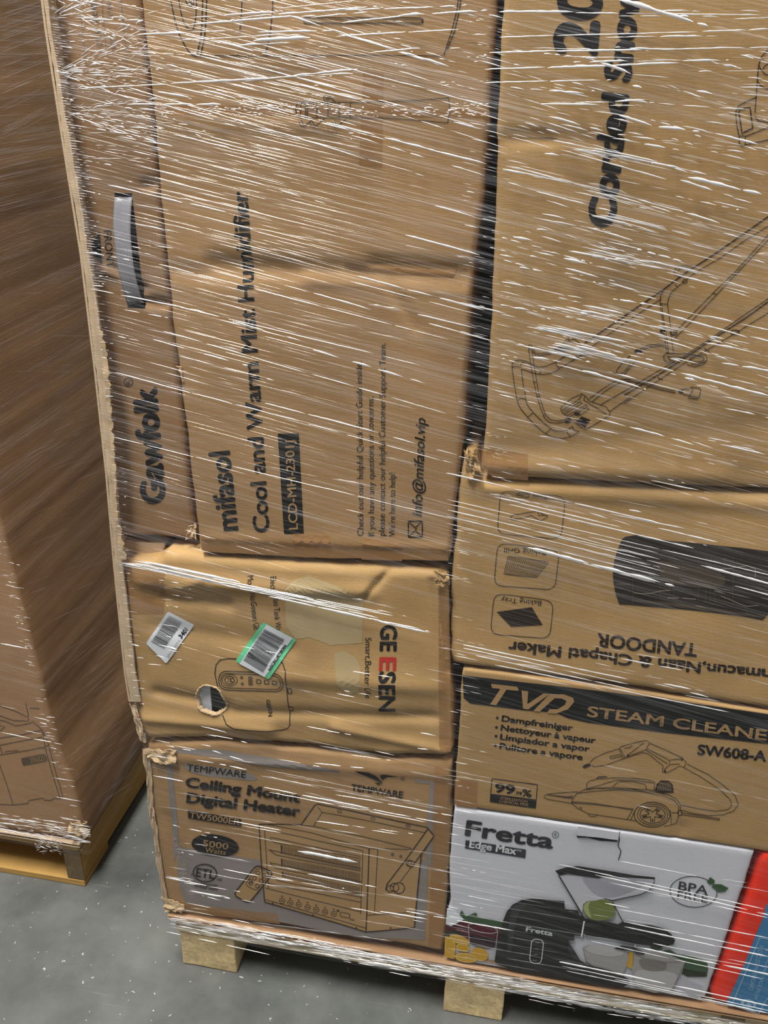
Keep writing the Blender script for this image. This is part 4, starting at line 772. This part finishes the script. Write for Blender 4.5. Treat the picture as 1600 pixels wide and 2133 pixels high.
# --- red and blue carton
f = Face(-0.001, amp=0.0008, seed=23)
cb = carton('bright red carton with a blue panel at the lower right corner', tuple(P(1600, 2110, 0)))
carton_body('body', f, [(1586, 1774), (1760, 1800)], [(1760, 1800), (1760, 2137)], [(1474, 2087), (1600, 2109), (1760, 2137)], [(1586, 1774), (1564, 1850), (1521, 1960), (1474, 2087)], 0.42, RED, cb, r=.012, wob=.0008)
RD = (1440, 1760, 5.72)
k = Ink(f); k.frame(*RD).poly([(895, 700), (1500, 800), (1500, 2100), (915, 1995), (425, 1905), (430, 1850), (640, 1400), (780, 1040), (850, 880)]); k.build('printed_panel', BLUE, cb, 'blue printed panel')
LB = plain('pale_blue_ink', srgb(150, 194, 222), .5)
k = Ink(f, 0.0012); k.frame(*RD); k.line([(1100, 1150), (900, 1110), (815, 1100), (640, 1520), (485, 1890), (640, 1950), (800, 2005), (900, 1820), (1050, 1900)], 1.8); k.line([(770, 1215), (1100, 1260)], 1.8)
k.text('RECYCLED PAPERBOARD', (812, 1185), (682, 1715), 52, bold=-.005); k.text('PACKAGE MADE FROM', (905, 1330), (742, 1815), 46, bold=-.005); k.circle((680, 1880), 92, ry=52, rot=14, fill=True, n=30); k.build('printed_lettering', LB, cb)
k = Ink(f, 0.0018); k.frame(*RD); k.lines([[(630, 1870), (680, 1850), (730, 1880)], [(740, 1895), (700, 1915)], [(660, 1900), (625, 1885)]], 3.2); k.build('printed_mark', BLUE, cb)

# ------------------------------------------------------------------ edge board on the left corner of the load
def prism_strip(name, left, right, y0, y1, mat, parent=None, wob=0.0015, seed=1, n=90):
    """board strip between two vertical polylines on plane y0, extruded to y1, with a worn outline"""
    t = np.linspace(0, 1, n); L = polyl(left, t); Q = polyl(right, t); v = []; fcs = []
    for i in range(n):
        a = P(*L[i], y0); b = P(*Q[i], y0); wa = wob*nz(a[2]*3, seed, 30, seed); wb = wob*(nz(a[2]*3, seed, 30, seed+4)+.7*nz(a[2], seed, 150, seed+2)); yb = wob*.6*nz(a[2]*2, 1, 20, seed+7)
        v += [(a[0]+wa, y0+yb, a[2]), (b[0]+wb, y0+yb, b[2]), (b[0]+wb, y1, b[2]), (a[0]+wa, y1, a[2])]
    for i in range(n-1):
        for j in range(4): a = i*4+j; b = i*4+(j+1) % 4; fcs.append((a, a+4, b+4, b))
    fcs.append((0, 1, 2, 3)); fcs.append((4*n-1, 4*n-2, 4*n-3, 4*n-4))
    return mesh(name, v, fcs, mat, parent)
eb = empty('edge_board', tuple(P(270, 1460, -0.004)), 'long pale cardboard edge board down the left corner of the wrapped load', 'edge board')
prism_strip('front_leg', [(72, -150), (93, 20), (98, 60), (113, 150), (120, 210), (133, 290), (144, 370), (158, 440), (171, 530), (183, 620), (189, 680), (200, 770), (210, 860), (224, 990), (231, 1080), (240, 1180), (251, 1300), (262, 1400), (272, 1462)],
            [(84, -150), (102, 20), (110, 80), (124, 160), (134, 230), (148, 300), (158, 370), (172, 440), (184, 530), (200, 620), (209, 680), (219, 770), (227, 860), (236, 990), (244, 1080), (256, 1180), (270, 1300), (282, 1400), (292, 1462)], -0.008, -0.0045, KRP, eb)
sidev = []; sf = []
for i, q in enumerate([(72, -150), (98, 60), (133, 290), (171, 530), (200, 770), (224, 990), (240, 1180), (262, 1400), (272, 1462)]):
    a = P(*q, -0.008); sidev += [(a[0]-.0005, -0.008, a[2]), (a[0]-.0005, 0.05, a[2]), (a[0]-.0035, 0.05, a[2]), (a[0]-.0035, -0.008, a[2])]
for i in range(8):
    for j in range(4): a = i*4+j; b = i*4+(j+1) % 4; sf.append((a, b, b+4, a+4))
mesh('side_leg', sidev, sf, KRP, eb)
prism_strip('worn_lip', [(207, 690), (217, 770), (224, 860), (233, 990), (241, 1080), (252, 1165)], [(214, 690), (226, 770), (232, 860), (241, 990), (246, 1080), (262, 1165)], -0.0100, -0.0085, TORN, eb, wob=.004, seed=6, n=60)

# ragged paper scraps: crumpled little sheets, each a part of its carton or a thing
def scrap(name, pix, y0, mat, parent=None, amp=0.006, seed=1, n=10, th=0.0012):
    """crumpled sheet over a pixel quad TL,TR,BR,BL at depth y0"""
    v = []; fcs = []
    q = [np.array(a, float) for a in pix]
    for i in range(n):
        for j in range(n):
            u, w_ = j/(n-1), i/(n-1); p = (q[0]*(1-u)+q[1]*u)*(1-w_)+(q[3]*(1-u)+q[2]*u)*w_
            e = 1 if (i in (0, n-1) or j in (0, n-1)) else .3
            p = p+np.array([nz(i*.37, j*.41, 1.3, seed), nz(j*.5, i*.3, 1.2, seed+2)])*6*e
            a = P(p[0], p[1], y0); a[1] = y0-abs(nz(i*.3, j*.35, .9, seed+5))*amp*1.6; v.append(a)
    for i in range(n-1):
        for j in range(n-1): a = i*n+j; fcs.append((a, a+n, a+n+1, a+1))
    o = mesh(name, v, fcs, mat, parent); s = o.modifiers.new('s', 'SOLIDIFY'); s.thickness = th; return o
def find(lbl): return [o for o in bpy.data.objects if o.get('label', '').startswith(lbl)][0]
HT = find('brown ceiling heater'); HU = find('tall brown carton'); GA = find('narrow brown'); WH = find('battered brown'); TD = find('brown tandoor'); SS = find('large brown snow')
scrap('torn_corner', [(303, 1560), (368, 1562), (366, 1592), (312, 1584)], -0.004, TORN, HT, seed=3)['label'] = 'torn crumpled top corner'
scrap('torn_corner', [(338, 1868), (385, 1885), (378, 1900), (344, 1896)], -0.002, TORN, HT, seed=8, amp=.004)
scrap('torn_edge', [(300, 1560), (312, 1560), (322, 1700), (312, 1700)], -0.002, KRP, HT, seed=4, amp=.003, n=16)
scrap('torn_edge', [(314, 1700), (322, 1700), (350, 1880), (340, 1880)], -0.002, KRP, HT, seed=5, amp=.003, n=16)
scrap('torn_edge', [(272, 1468), (284, 1468), (306, 1545), (292, 1540)], -0.004, KRP, WH, seed=6, amp=.004, n=12)
scrap('crumpled_corner', [(392, 1095), (408, 1090), (409, 1120), (390, 1122)], 0.018, TORN, GA, seed=7, amp=.004, n=8)
scrap('crumpled_corner', [(368, 760), (378, 765), (382, 795), (372, 770)], -0.002, TORN, HU, seed=9, amp=.002, n=6)
scrap('crumpled_corner', [(966, 938), (990, 934), (1004, 985), (975, 1000)], -0.003, KR2, TD, seed=10, amp=.007, n=10)
scrap('crumpled_corner', [(905, 1190), (935, 1194), (936, 1215), (912, 1222)], -0.006, KR2, WH, seed=12, amp=.005, n=9)

# ------------------------------------------------------------------ the far pallet on the left
YL = 0.139
lp = empty('pallet', (-1.2, YL, 0.0), 'yellowish wooden stringer pallet under the left hand load', 'pallet')
box('bottom_board', (-1.9, YL, 0.001), (-0.868, YL+0.11, 0.016), WOODY, lp, jit=.0012)
box('bottom_board', (-1.9, YL+0.42, 0.001), (-0.868, YL+0.53, 0.016), WOODY, lp)
box('stringer', (-0.906, YL+0.003, 0.017), (-0.868, YL+0.95, 0.1), WOODY, lp, jit=.0015)
o = box('stringer_end', (-0.9065, YL+0.0005, 0.0175), (-0.8675, YL+0.0028, 0.0995), WOODD, lp); o['label'] = 'dark stained stringer end'
box('stringer', (-1.45, YL+0.003, 0.017), (-1.41, YL+0.95, 0.1), WOODY, lp)
for by in (0.0, 0.15, 0.28, 0.41, 0.54, 0.67, 0.80): box('deck_board', (-1.9, YL+by, 0.101), (-0.872, YL+by+0.1, 0.117), WOODY, lp, jit=.001)
fluted_sheet('cardboard_sheet', -1.9, -0.862, YL-0.006, YL+0.9, 0.118, 0.126, KRP, 'pale cardboard tray sheet lying on the left pallet under its carton', 'cardboard sheet')
fl = Face(YL, amp=0.002, sc=4, seed=31)
cb = carton('very tall brown carton on the left pallet with a cooler drawing near its foot', tuple(P(0, 1690, YL)))
def xzpix(x, z, y):
    d = np.array([x, y, z])-CAM; c = R.T @ d; return (800+FPX*c[0]/c[2], 1066.5+FPX*c[1]/c[2])
LR = [(-0.985, 1.98), (-0.96, 1.6), (-0.935, 1.2), (-0.907, 0.855), (-0.885, 0.548), (-0.880, 0.45), (-0.872, 0.36), (-0.857, 0.29), (-0.852, 0.2), (-0.850, 0.131)]
rpx = [xzpix(x, z, YL) for x, z in LR]
carton_body('body', fl, [xzpix(-1.9, 1.98, YL), rpx[0]], rpx, [xzpix(-1.9, 0.131, YL), rpx[-1]], [xzpix(-1.9, 1.98, YL), xzpix(-1.9, 0.131, YL)], 0.95, KR3, cb, r=.01, step=.012, wob=.002)
LP = (0, 1420, 6.275)
k = Ink(fl); k.frame(*LP)
k.lines([[(-200, 765), (0, 735), (300, 690), (500, 640), (560, 620)], [(-200, 470), (0, 500), (60, 510), (210, 575), (370, 545), (430, 520), (520, 590), (580, 680), (640, 820)], [(590, 860), (700, 1250), (780, 1500)], [(640, 830), (720, 1150), (820, 1490), (800, 1520), (700, 1525), (660, 1550), (580, 1545), (560, 1520), (380, 1550), (360, 1590), (170, 1607), (0, 1600), (-200, 1590)],
 [(-200, 990), (0, 955), (250, 915), (590, 850), (635, 820)], [(0, 850), (30, 945)], [(-20, 1040), (90, 1350), (170, 1600)], [(-200, 250), (0, 310), (180, 370), (370, 460), (375, 510), (180, 505), (0, 440), (-200, 400)], [(-200, 870), (0, 830), (140, 800), (400, 750), (550, 720)], [(60, 920), (80, 910), (230, 895), (245, 915)], [(0, 570), (70, 590), (0, 640)], [(340, 280), (375, 450)], [(390, 340), (520, 345)], [(550, 620), (590, 840)]], 1.5)
k.rrect([(273, 998), (590, 935), (620, 1030), (300, 1096)], 30, fill=True); k.build('printed_drawing', INKL, cb)
k = Ink(fl, .0014); k.frame(*LP)
for i in range(9): k.line([(405+i*22, 975-i*4.2), (425+i*22, 1060-i*4.2)], 1.1)
k.build('printed_lines', KNOCK, cb)
scrap('crumpled_corner', [(145, 1712), (182, 1712), (186, 1742), (150, 1738)], YL-.004, TORN, cb, seed=21, amp=.01, n=9)

# ------------------------------------------------------------------ stretch film
YF = -0.0155
def filmsheet(name, pts_fn, nu, nv, mat, parent):
    v = []; fcs = []
    for i in range(nv):
        for j in range(nu): v.append(pts_fn(j/(nu-1), i/(nv-1)))
    for i in range(nv-1):
        for j in range(nu-1): a = i*nu+j; fcs.append((a, a+nu, a+nu+1, a+1))
    return mesh(name, v, fcs, mat, parent, smooth=True)
def yfilm(x, z):
    return YF-0.0012*nz(x*.3+z*.1, z, 14, 41)
class Folds:
    """raised wrinkles of the film: small half round ridges following the film surface"""
    def __init__(s, surf, dens=1.0, clip=None, wk=1.0): s.v = []; s.f = []; s.surf = surf; s.dens = dens; s.clip = clip; s.wk = wk
    def fold(s, p, w, taper=True):
        """p: pixel polyline, w: width in pixels"""
        p = np.asarray(p, float)
        if s.clip is not None: p = p[p[:, 0] > s.clip(p[:, 1])]
        n = len(p)
        if n < 3: return
        w = w*s.wk
        W = s.surf(p)                                   # world points on film
        d = np.gradient(W, axis=0); d /= np.linalg.norm(d, axis=1)[:, None]+1e-12
        out = s.surf.nrm; up = np.cross(out, d); up /= np.linalg.norm(up, axis=1)[:, None]+1e-12
        up *= np.sign(up[:, 2:3]+1e-9)
        r = w*0.00052*np.ones(n)
        if taper:
            t = np.linspace(0, 1, n); r = r*np.clip(np.minimum(t, 1-t)*2*n/5.0+0.12, 0.12, 1)
        nzs = rng.standard_normal(n); nzs = (nzs+np.roll(nzs, 1))/1.6; r = r*(1+0.22*nzs).clip(.5, 1.4)
        b = len(s.v); k = 0
        for e in (88, 58, 30, 0, -35):
            ce, se = math.cos(math.radians(e)), math.sin(math.radians(e))
            q = W+out*(r*ce*.8)[:, None]+up*(r*se)[:, None]; s.v += [tuple(a) for a in q]; k += 1
        for i in range(k-1):
            for j in range(n-1): a = b+i*n+j; s.f.append((a, a+1, a+n+1, a+n))
    def chain(s, x, y, slope, length, w, dash=(8, 60), gap=(4, 24), jit=0.4, curve=0.0, wsd=.4):
        t = 0.0
        while t < length:
            L = min(rng.uniform(*dash)*(1 if rng.random() > .25 else 1.8), length-t+5)
            n = max(4, int(L/9)+2); tt = np.linspace(t, t+L, n)
            xs = x+tt; ys = y+slope*tt+curve*tt*tt+np.cumsum(rng.standard_normal(n))*jit*.5
            s.fold(np.stack([xs, ys], 1), max(.5, w*math.exp(rng.standard_normal()*wsd)))
            t += L+rng.uniform(*gap)
    def region(s, x0, x1, y0, y1, n, slope, sd, length, w, inside=None, **kw):
        for _ in range(int(n*s.dens)):
            x = rng.uniform(x0, x1); y = rng.uniform(y0, y1)
            if inside and not inside(x, y): continue
            sl = (slope(x, y) if callable(slope) else slope)+rng.standard_normal()*sd
            s.chain(x, y, sl, rng.uniform(*length), w*math.exp(rng.standard_normal()*.3), **kw)
    def build(s, name, mat, parent): o = mesh(name, s.v, s.f, mat, parent, smooth=True); o['kind'] = 'stuff'; return o
class Front:
    nrm = np.array([0, -1.0, 0])
    def __call__(s, p):
        W = PN(p, YF); W[:, 1] = [yfilm(a[0], a[2])-0.0002 for a in W]; return W
fm = empty('stretch_film', (-0.62, YF, 0.12), 'clear wrinkled stretch film wound round the right hand load of cartons', 'stretch film')
edge = lambda y: np.interp(y, [0, 60, 150, 290, 440, 620, 770, 990, 1180, 1462, 1560, 1700, 1890, 2200], [88, 98, 113, 133, 158, 183, 200, 224, 240, 272, 296, 314, 342, 345])+1
_ed = [P(edge(y)-3, y, YF) for y in range(-100, 2200, 20)]; _ez = [q[2] for q in _ed][::-1]; _ex = [q[0] for q in _ed][::-1]
X1 = 0.80

def fs(u, v):
    s_ = u*1.26; z = 1.85-1.742*v; X0 = float(np.interp(z, _ez, _ex))
    if s_ < 0.25:      # return along the left side of the load
        y = 0.25-s_; return (X0+0.0, y+YF+0.006, z)
    x = X0+(s_-0.25)/1.01*(X1-X0)
    c = min(1, (x-X0)/0.01)
    return (x, yfilm(x, z)+0.006*(1-c), z)
filmsheet('film_sheet', fs, 180, 120, FILM, fm)

B = Folds(Front(), .40, edge, .66); Fa = Folds(Front(), .13, edge, .8)            # crisp wrinkles whitened as glints / faint soft ones
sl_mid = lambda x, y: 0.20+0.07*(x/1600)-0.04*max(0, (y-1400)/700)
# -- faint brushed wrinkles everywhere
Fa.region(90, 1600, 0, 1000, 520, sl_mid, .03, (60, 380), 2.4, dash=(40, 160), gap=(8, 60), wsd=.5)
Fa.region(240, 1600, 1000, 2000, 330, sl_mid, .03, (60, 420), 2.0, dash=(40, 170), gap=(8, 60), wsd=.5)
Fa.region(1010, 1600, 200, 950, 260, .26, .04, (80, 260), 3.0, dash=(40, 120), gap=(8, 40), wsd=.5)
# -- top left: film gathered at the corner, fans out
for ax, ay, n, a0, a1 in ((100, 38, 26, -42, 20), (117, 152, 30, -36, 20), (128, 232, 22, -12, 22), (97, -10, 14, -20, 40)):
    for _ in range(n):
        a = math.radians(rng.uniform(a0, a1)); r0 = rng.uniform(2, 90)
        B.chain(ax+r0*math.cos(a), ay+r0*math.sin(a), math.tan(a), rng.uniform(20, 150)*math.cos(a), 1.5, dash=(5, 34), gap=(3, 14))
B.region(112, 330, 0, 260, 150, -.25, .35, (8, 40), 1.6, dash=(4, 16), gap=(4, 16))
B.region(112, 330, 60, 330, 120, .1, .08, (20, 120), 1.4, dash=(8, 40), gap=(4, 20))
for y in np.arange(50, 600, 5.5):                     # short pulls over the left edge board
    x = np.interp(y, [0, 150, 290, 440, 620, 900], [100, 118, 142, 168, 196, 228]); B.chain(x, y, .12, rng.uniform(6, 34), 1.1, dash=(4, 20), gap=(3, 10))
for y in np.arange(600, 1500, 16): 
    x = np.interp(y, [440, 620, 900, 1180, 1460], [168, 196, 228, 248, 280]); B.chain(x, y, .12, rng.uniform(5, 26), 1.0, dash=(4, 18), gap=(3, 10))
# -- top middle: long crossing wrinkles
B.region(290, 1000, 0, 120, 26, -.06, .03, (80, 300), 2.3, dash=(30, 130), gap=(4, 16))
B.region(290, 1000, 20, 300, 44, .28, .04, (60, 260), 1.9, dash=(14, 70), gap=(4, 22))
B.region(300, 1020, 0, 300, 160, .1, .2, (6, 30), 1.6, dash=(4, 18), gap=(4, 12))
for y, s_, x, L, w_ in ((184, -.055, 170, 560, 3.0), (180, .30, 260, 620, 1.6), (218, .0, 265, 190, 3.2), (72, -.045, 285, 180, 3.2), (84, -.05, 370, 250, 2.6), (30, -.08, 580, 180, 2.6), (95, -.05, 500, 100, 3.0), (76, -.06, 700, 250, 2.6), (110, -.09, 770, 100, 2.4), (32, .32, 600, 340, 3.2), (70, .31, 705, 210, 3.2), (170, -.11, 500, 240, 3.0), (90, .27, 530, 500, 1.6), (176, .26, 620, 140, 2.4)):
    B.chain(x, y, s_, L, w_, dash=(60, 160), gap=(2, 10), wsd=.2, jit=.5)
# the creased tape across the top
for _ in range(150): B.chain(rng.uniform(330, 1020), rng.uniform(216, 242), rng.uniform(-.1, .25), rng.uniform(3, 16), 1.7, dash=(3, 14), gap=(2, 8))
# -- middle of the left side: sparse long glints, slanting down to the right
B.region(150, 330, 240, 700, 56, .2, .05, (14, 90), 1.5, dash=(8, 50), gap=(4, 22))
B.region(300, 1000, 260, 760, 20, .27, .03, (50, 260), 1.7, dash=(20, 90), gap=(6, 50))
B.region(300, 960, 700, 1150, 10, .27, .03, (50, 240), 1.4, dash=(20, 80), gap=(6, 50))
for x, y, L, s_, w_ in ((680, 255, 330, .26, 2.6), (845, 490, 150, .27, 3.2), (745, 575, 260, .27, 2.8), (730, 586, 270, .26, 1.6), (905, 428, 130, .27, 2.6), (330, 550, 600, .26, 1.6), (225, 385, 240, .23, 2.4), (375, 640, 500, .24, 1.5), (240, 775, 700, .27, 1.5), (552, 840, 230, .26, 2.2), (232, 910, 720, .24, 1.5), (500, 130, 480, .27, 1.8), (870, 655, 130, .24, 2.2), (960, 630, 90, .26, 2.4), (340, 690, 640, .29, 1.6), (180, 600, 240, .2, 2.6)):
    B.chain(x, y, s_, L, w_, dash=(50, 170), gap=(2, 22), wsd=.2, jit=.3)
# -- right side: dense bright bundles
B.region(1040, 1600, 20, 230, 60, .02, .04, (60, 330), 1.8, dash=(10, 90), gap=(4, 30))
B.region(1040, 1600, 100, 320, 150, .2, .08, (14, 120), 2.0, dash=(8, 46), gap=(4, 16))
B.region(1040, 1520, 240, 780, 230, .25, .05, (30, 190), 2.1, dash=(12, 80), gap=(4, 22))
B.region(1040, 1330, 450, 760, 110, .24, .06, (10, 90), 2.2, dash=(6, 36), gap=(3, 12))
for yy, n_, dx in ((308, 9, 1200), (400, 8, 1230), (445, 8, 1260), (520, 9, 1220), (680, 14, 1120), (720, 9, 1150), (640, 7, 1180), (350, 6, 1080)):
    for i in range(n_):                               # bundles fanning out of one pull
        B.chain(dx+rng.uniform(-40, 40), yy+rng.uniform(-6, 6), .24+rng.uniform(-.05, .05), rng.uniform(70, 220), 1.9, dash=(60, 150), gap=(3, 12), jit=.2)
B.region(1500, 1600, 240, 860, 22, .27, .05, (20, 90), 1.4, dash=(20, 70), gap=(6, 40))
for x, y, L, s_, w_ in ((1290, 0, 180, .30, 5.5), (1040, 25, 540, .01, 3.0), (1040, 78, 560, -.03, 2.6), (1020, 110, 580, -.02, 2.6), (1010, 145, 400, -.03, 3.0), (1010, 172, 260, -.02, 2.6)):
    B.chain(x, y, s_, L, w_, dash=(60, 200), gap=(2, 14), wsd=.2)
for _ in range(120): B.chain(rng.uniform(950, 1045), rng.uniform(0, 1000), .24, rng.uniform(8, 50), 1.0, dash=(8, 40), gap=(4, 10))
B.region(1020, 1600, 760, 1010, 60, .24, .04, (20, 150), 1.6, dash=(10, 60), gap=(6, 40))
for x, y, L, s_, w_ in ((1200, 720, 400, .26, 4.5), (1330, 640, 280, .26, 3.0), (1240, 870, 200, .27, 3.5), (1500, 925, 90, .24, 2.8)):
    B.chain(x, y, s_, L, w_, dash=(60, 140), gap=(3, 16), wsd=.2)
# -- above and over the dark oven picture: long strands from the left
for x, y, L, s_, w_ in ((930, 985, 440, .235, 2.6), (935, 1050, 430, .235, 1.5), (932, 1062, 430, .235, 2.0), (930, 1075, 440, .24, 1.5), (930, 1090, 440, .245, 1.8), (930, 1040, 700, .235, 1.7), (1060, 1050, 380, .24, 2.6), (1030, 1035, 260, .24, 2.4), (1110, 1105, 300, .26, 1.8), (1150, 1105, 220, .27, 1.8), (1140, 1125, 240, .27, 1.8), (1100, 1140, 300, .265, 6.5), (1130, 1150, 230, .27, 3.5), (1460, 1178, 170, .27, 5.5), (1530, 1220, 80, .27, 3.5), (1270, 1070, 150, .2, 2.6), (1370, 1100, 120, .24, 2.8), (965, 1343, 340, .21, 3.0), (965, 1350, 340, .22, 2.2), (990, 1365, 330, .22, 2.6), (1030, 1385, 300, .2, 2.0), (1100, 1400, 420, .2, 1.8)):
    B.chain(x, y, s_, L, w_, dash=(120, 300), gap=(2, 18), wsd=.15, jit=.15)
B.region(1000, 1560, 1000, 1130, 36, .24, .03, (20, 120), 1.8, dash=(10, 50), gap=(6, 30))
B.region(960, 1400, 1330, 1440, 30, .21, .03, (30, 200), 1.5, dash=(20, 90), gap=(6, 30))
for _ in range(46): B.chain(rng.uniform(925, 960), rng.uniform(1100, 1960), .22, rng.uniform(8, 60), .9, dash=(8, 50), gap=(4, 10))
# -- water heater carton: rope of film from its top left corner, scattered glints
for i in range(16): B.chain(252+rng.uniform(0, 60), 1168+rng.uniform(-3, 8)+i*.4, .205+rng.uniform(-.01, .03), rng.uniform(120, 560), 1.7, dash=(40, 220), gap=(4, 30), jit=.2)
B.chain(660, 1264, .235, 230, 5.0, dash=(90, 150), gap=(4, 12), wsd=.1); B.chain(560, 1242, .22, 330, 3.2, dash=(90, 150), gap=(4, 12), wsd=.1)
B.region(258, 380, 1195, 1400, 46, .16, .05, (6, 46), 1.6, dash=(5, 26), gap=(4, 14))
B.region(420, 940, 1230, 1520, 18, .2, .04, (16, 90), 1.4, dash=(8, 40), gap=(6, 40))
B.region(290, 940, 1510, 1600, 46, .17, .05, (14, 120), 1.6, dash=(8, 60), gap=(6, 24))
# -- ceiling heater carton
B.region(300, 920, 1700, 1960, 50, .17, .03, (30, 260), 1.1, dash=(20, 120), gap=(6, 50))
Fa.region(300, 930, 1580, 1960, 170, .17, .03, (60, 320), 2.6, dash=(60, 200), gap=(8, 40))
for x, y, L, s_, w_ in ((620, 1773, 120, .2, 6.0), (550, 1640, 380, .2, 2.2), (345, 1827, 80, .2, 3.0), (395, 1855, 80, .19, 5.0), (318, 1615, 60, .2, 2.0), (560, 1650, 330, .19, 1.8), (700, 1655, 240, .18, 1.8), (640, 1820, 140, .19, 3.0)):
    B.chain(x, y, s_, L, w_, dash=(60, 140), gap=(3, 12), wsd=.2)
# -- juicer carton: long fine strands
for x, y, L, s_, w_ in ((1165, 1800, 440, .22, 2.4), (1240, 1822, 370, .23, 3.2), (1270, 1838, 330, .22, 2.0), (1290, 1793, 160, .2, 2.0), (1285, 1893, 320, .19, 1.6), (1300, 1920, 300, .2, 2.2), (1300, 1930, 300, .21, 4.0), (1325, 1972, 290, .21, 4.2), (1230, 1960, 380, .22, 2.2), (1165, 2003, 440, .21, 5.0), (1170, 2012, 430, .215, 3.0), (1180, 2022, 400, .215, 2.2), (1280, 2040, 320, .22, 3.0), (1090, 1700, 140, .17, 1.8), (1300, 1795, 120, .2, 1.6), (1360, 1965, 240, .21, 2.4)):
    B.chain(x, y, s_, L, w_, dash=(120, 300), gap=(3, 20), wsd=.15, jit=.12)
B.region(940, 1600, 1780, 2060, 22, .18, .02, (40, 300), 1.1, dash=(30, 160), gap=(8, 50), jit=.1)
B.region(960, 1600, 1430, 1690, 16, .17, .03, (16, 90), 1.2, dash=(10, 50), gap=(6, 40))
for i in range(16): Fa.chain(930+rng.uniform(0, 10), 1795+i*15, .17, rng.uniform(160, 420), 1.2, dash=(80, 300), gap=(8, 40), jit=.1)
# -- gathered film along the pallet edge
def low(x): return np.interp(x, [340, 577, 925, 1250, 1469, 1700], [1897, 1937, 2008, 2068, 2112, 2160])
for _ in range(190):
    x = rng.uniform(345, 1640); t = min(34, abs(rng.standard_normal())*14); B.chain(x, low(x)+t+6, .17+rng.uniform(-.04, .05), rng.uniform(14, 110), 1.8, dash=(10, 60), gap=(3, 14), jit=.6)
for _ in range(190):
    x = rng.uniform(345, 1640); t = rng.uniform(0, 30); Fa.chain(x, low(x)+t+4, .17+rng.uniform(-.03, .03), rng.uniform(30, 200), 4.0, dash=(30, 120), gap=(3, 14), jit=.7)
B.region(338, 420, 1700, 1905, 26, .2, .1, (8, 60), 1.8, dash=(6, 40), gap=(4, 14))
B.build('film_wrinkles', FOLD, fm)
o = Fa.build('soft_film_wrinkles', FOLD2, fm)

# -- film on the left hand load
fl2 = empty('stretch_film', (-0.84, YL-0.02, 0.12), 'clear stretch film wound round the tall carton on the left pallet', 'stretch film')
def xr(z): return float(np.interp(z, [a[1] for a in LR][::-1], [a[0] for a in LR][::-1]))+0.009
def fs2(u, v):
    z = 1.9-1.79*v; s_ = u*1.6
    fr = (max(0, 0.32-z)/0.32)**2*0.012
    if s_ < 0.6: return (xr(z)-0.6+s_+fr, YL-0.012-fr*.3, z)
    return (xr(z)+fr, YL-0.012+(s_-0.6)-fr*.3, z)
filmsheet('film_sheet', fs2, 90, 60, FILM, fl2)
class Side:
    nrm = np.array([1.0, 0, 0])
    def __call__(s, p):
        out = []
        for q in p:
            x = -0.89
            for _ in range(4):
                w3 = PX(q[0], q[1], x); x = xr(min(1.9, max(.1, w3[2])))+(max(0, 0.32-w3[2])/0.32)**2*0.012+.0006
            out.append(PX(q[0], q[1], x))
        return np.array(out)
class FrontL:
    nrm = np.array([0, -1.0, 0])
    def __call__(s, p): return PN(p, YL-0.014)
S1 = Folds(Side(), wk=.8)
for x, y, s_, L in ((0, 100, -.38, 105), (0, 75, -.36, 100), (0, 55, -.34, 98), (0, 30, -.33, 98), (0, 8, -.33, 90), (0, 135, -.38, 110), (0, 160, -.4, 112), (0, 190, -.42, 115), (0, 222, -.44, 118), (0, 280, -.5, 122), (0, 270, -.5, 122), (0, 395, -.04, 0)):
    for q in range(3): S1.chain(x, y+q*rng.uniform(2, 6), s_, L, 1.2, dash=(60, 120), gap=(4, 20), jit=.2)
def sside(n, x0, x1, y0, y1, s0, s1, w_):
    for _ in range(n):
        x = rng.uniform(x0, x1); y = rng.uniform(y0, y1); S1.chain(x, y, rng.uniform(s0, s1), rng.uniform(40, 150), w_, dash=(30, 110), gap=(6, 30), jit=.1, inside=None) if False else S1.chain(x, y, rng.uniform(s0, s1), min(rng.uniform(40, 130), max(10, np.interp(y, [0, 600, 1500], [100, 180, 280])-x)), w_, dash=(30, 110), gap=(6, 30), jit=.1)
sside(16, 5, 120, 400, 800, -.1, .05, .9); sside(34, 30, 200, 850, 1300, -.55, -.3, .9); sside(60, 120, 240, 1350, 1680, -.95, -.6, 1.0)
for i in range(16): S1.chain(200+i*4.5, 1700-i*9, -1.35, 20+rng.uniform(0, 40), 1.2, dash=(10, 50), gap=(3, 12), jit=.3)
S1.build('film_wrinkles', FOLD2, fl2)
S2 = Folds(FrontL(), wk=.7, clip=None)
for x, y, s_, L in ((0, 1470, .22, 32), (52, 1522, .2, 60), (0, 1525, .2, 125), (108, 1620, .15, 42), (116, 1660, .18, 48), (128, 1705, .12, 50), (125, 1702, .2, 40), (70, 1493, .25, 30), (0, 1340, .2, 60), (130, 1600, .1, 20)):
    S2.chain(x, y, s_, L, 2.0, dash=(30, 80), gap=(3, 10), jit=.2)
for _ in range(80):
    x = rng.uniform(-20, 175); y = 1700+x*.14+rng.uniform(-6, 34); S2.chain(x, y, .17+rng.uniform(-.05, .05), min(rng.uniform(8, 70), 184-x), 1.8, dash=(8, 40), gap=(3, 10), jit=.5)
for _ in range(40):
    x = rng.uniform(70, 118); y = 1752+rng.uniform(-8, 22); S2.chain(x, y, rng.uniform(-.8, .8), rng.uniform(4, 22), 1.4, dash=(4, 18), gap=(3, 10), jit=1)
for _ in range(70):
    y = rng.uniform(1100, 1730); x = np.interp(y, [1090, 1400, 1540, 1740], [0, 79, 113, 177]); S2.chain(x-rng.uniform(2, 24), y, rng.uniform(0, .3), rng.uniform(4, 20), 1.2, dash=(4, 18), gap=(3, 10))
S2.build('film_wrinkles', FOLD, fl2)
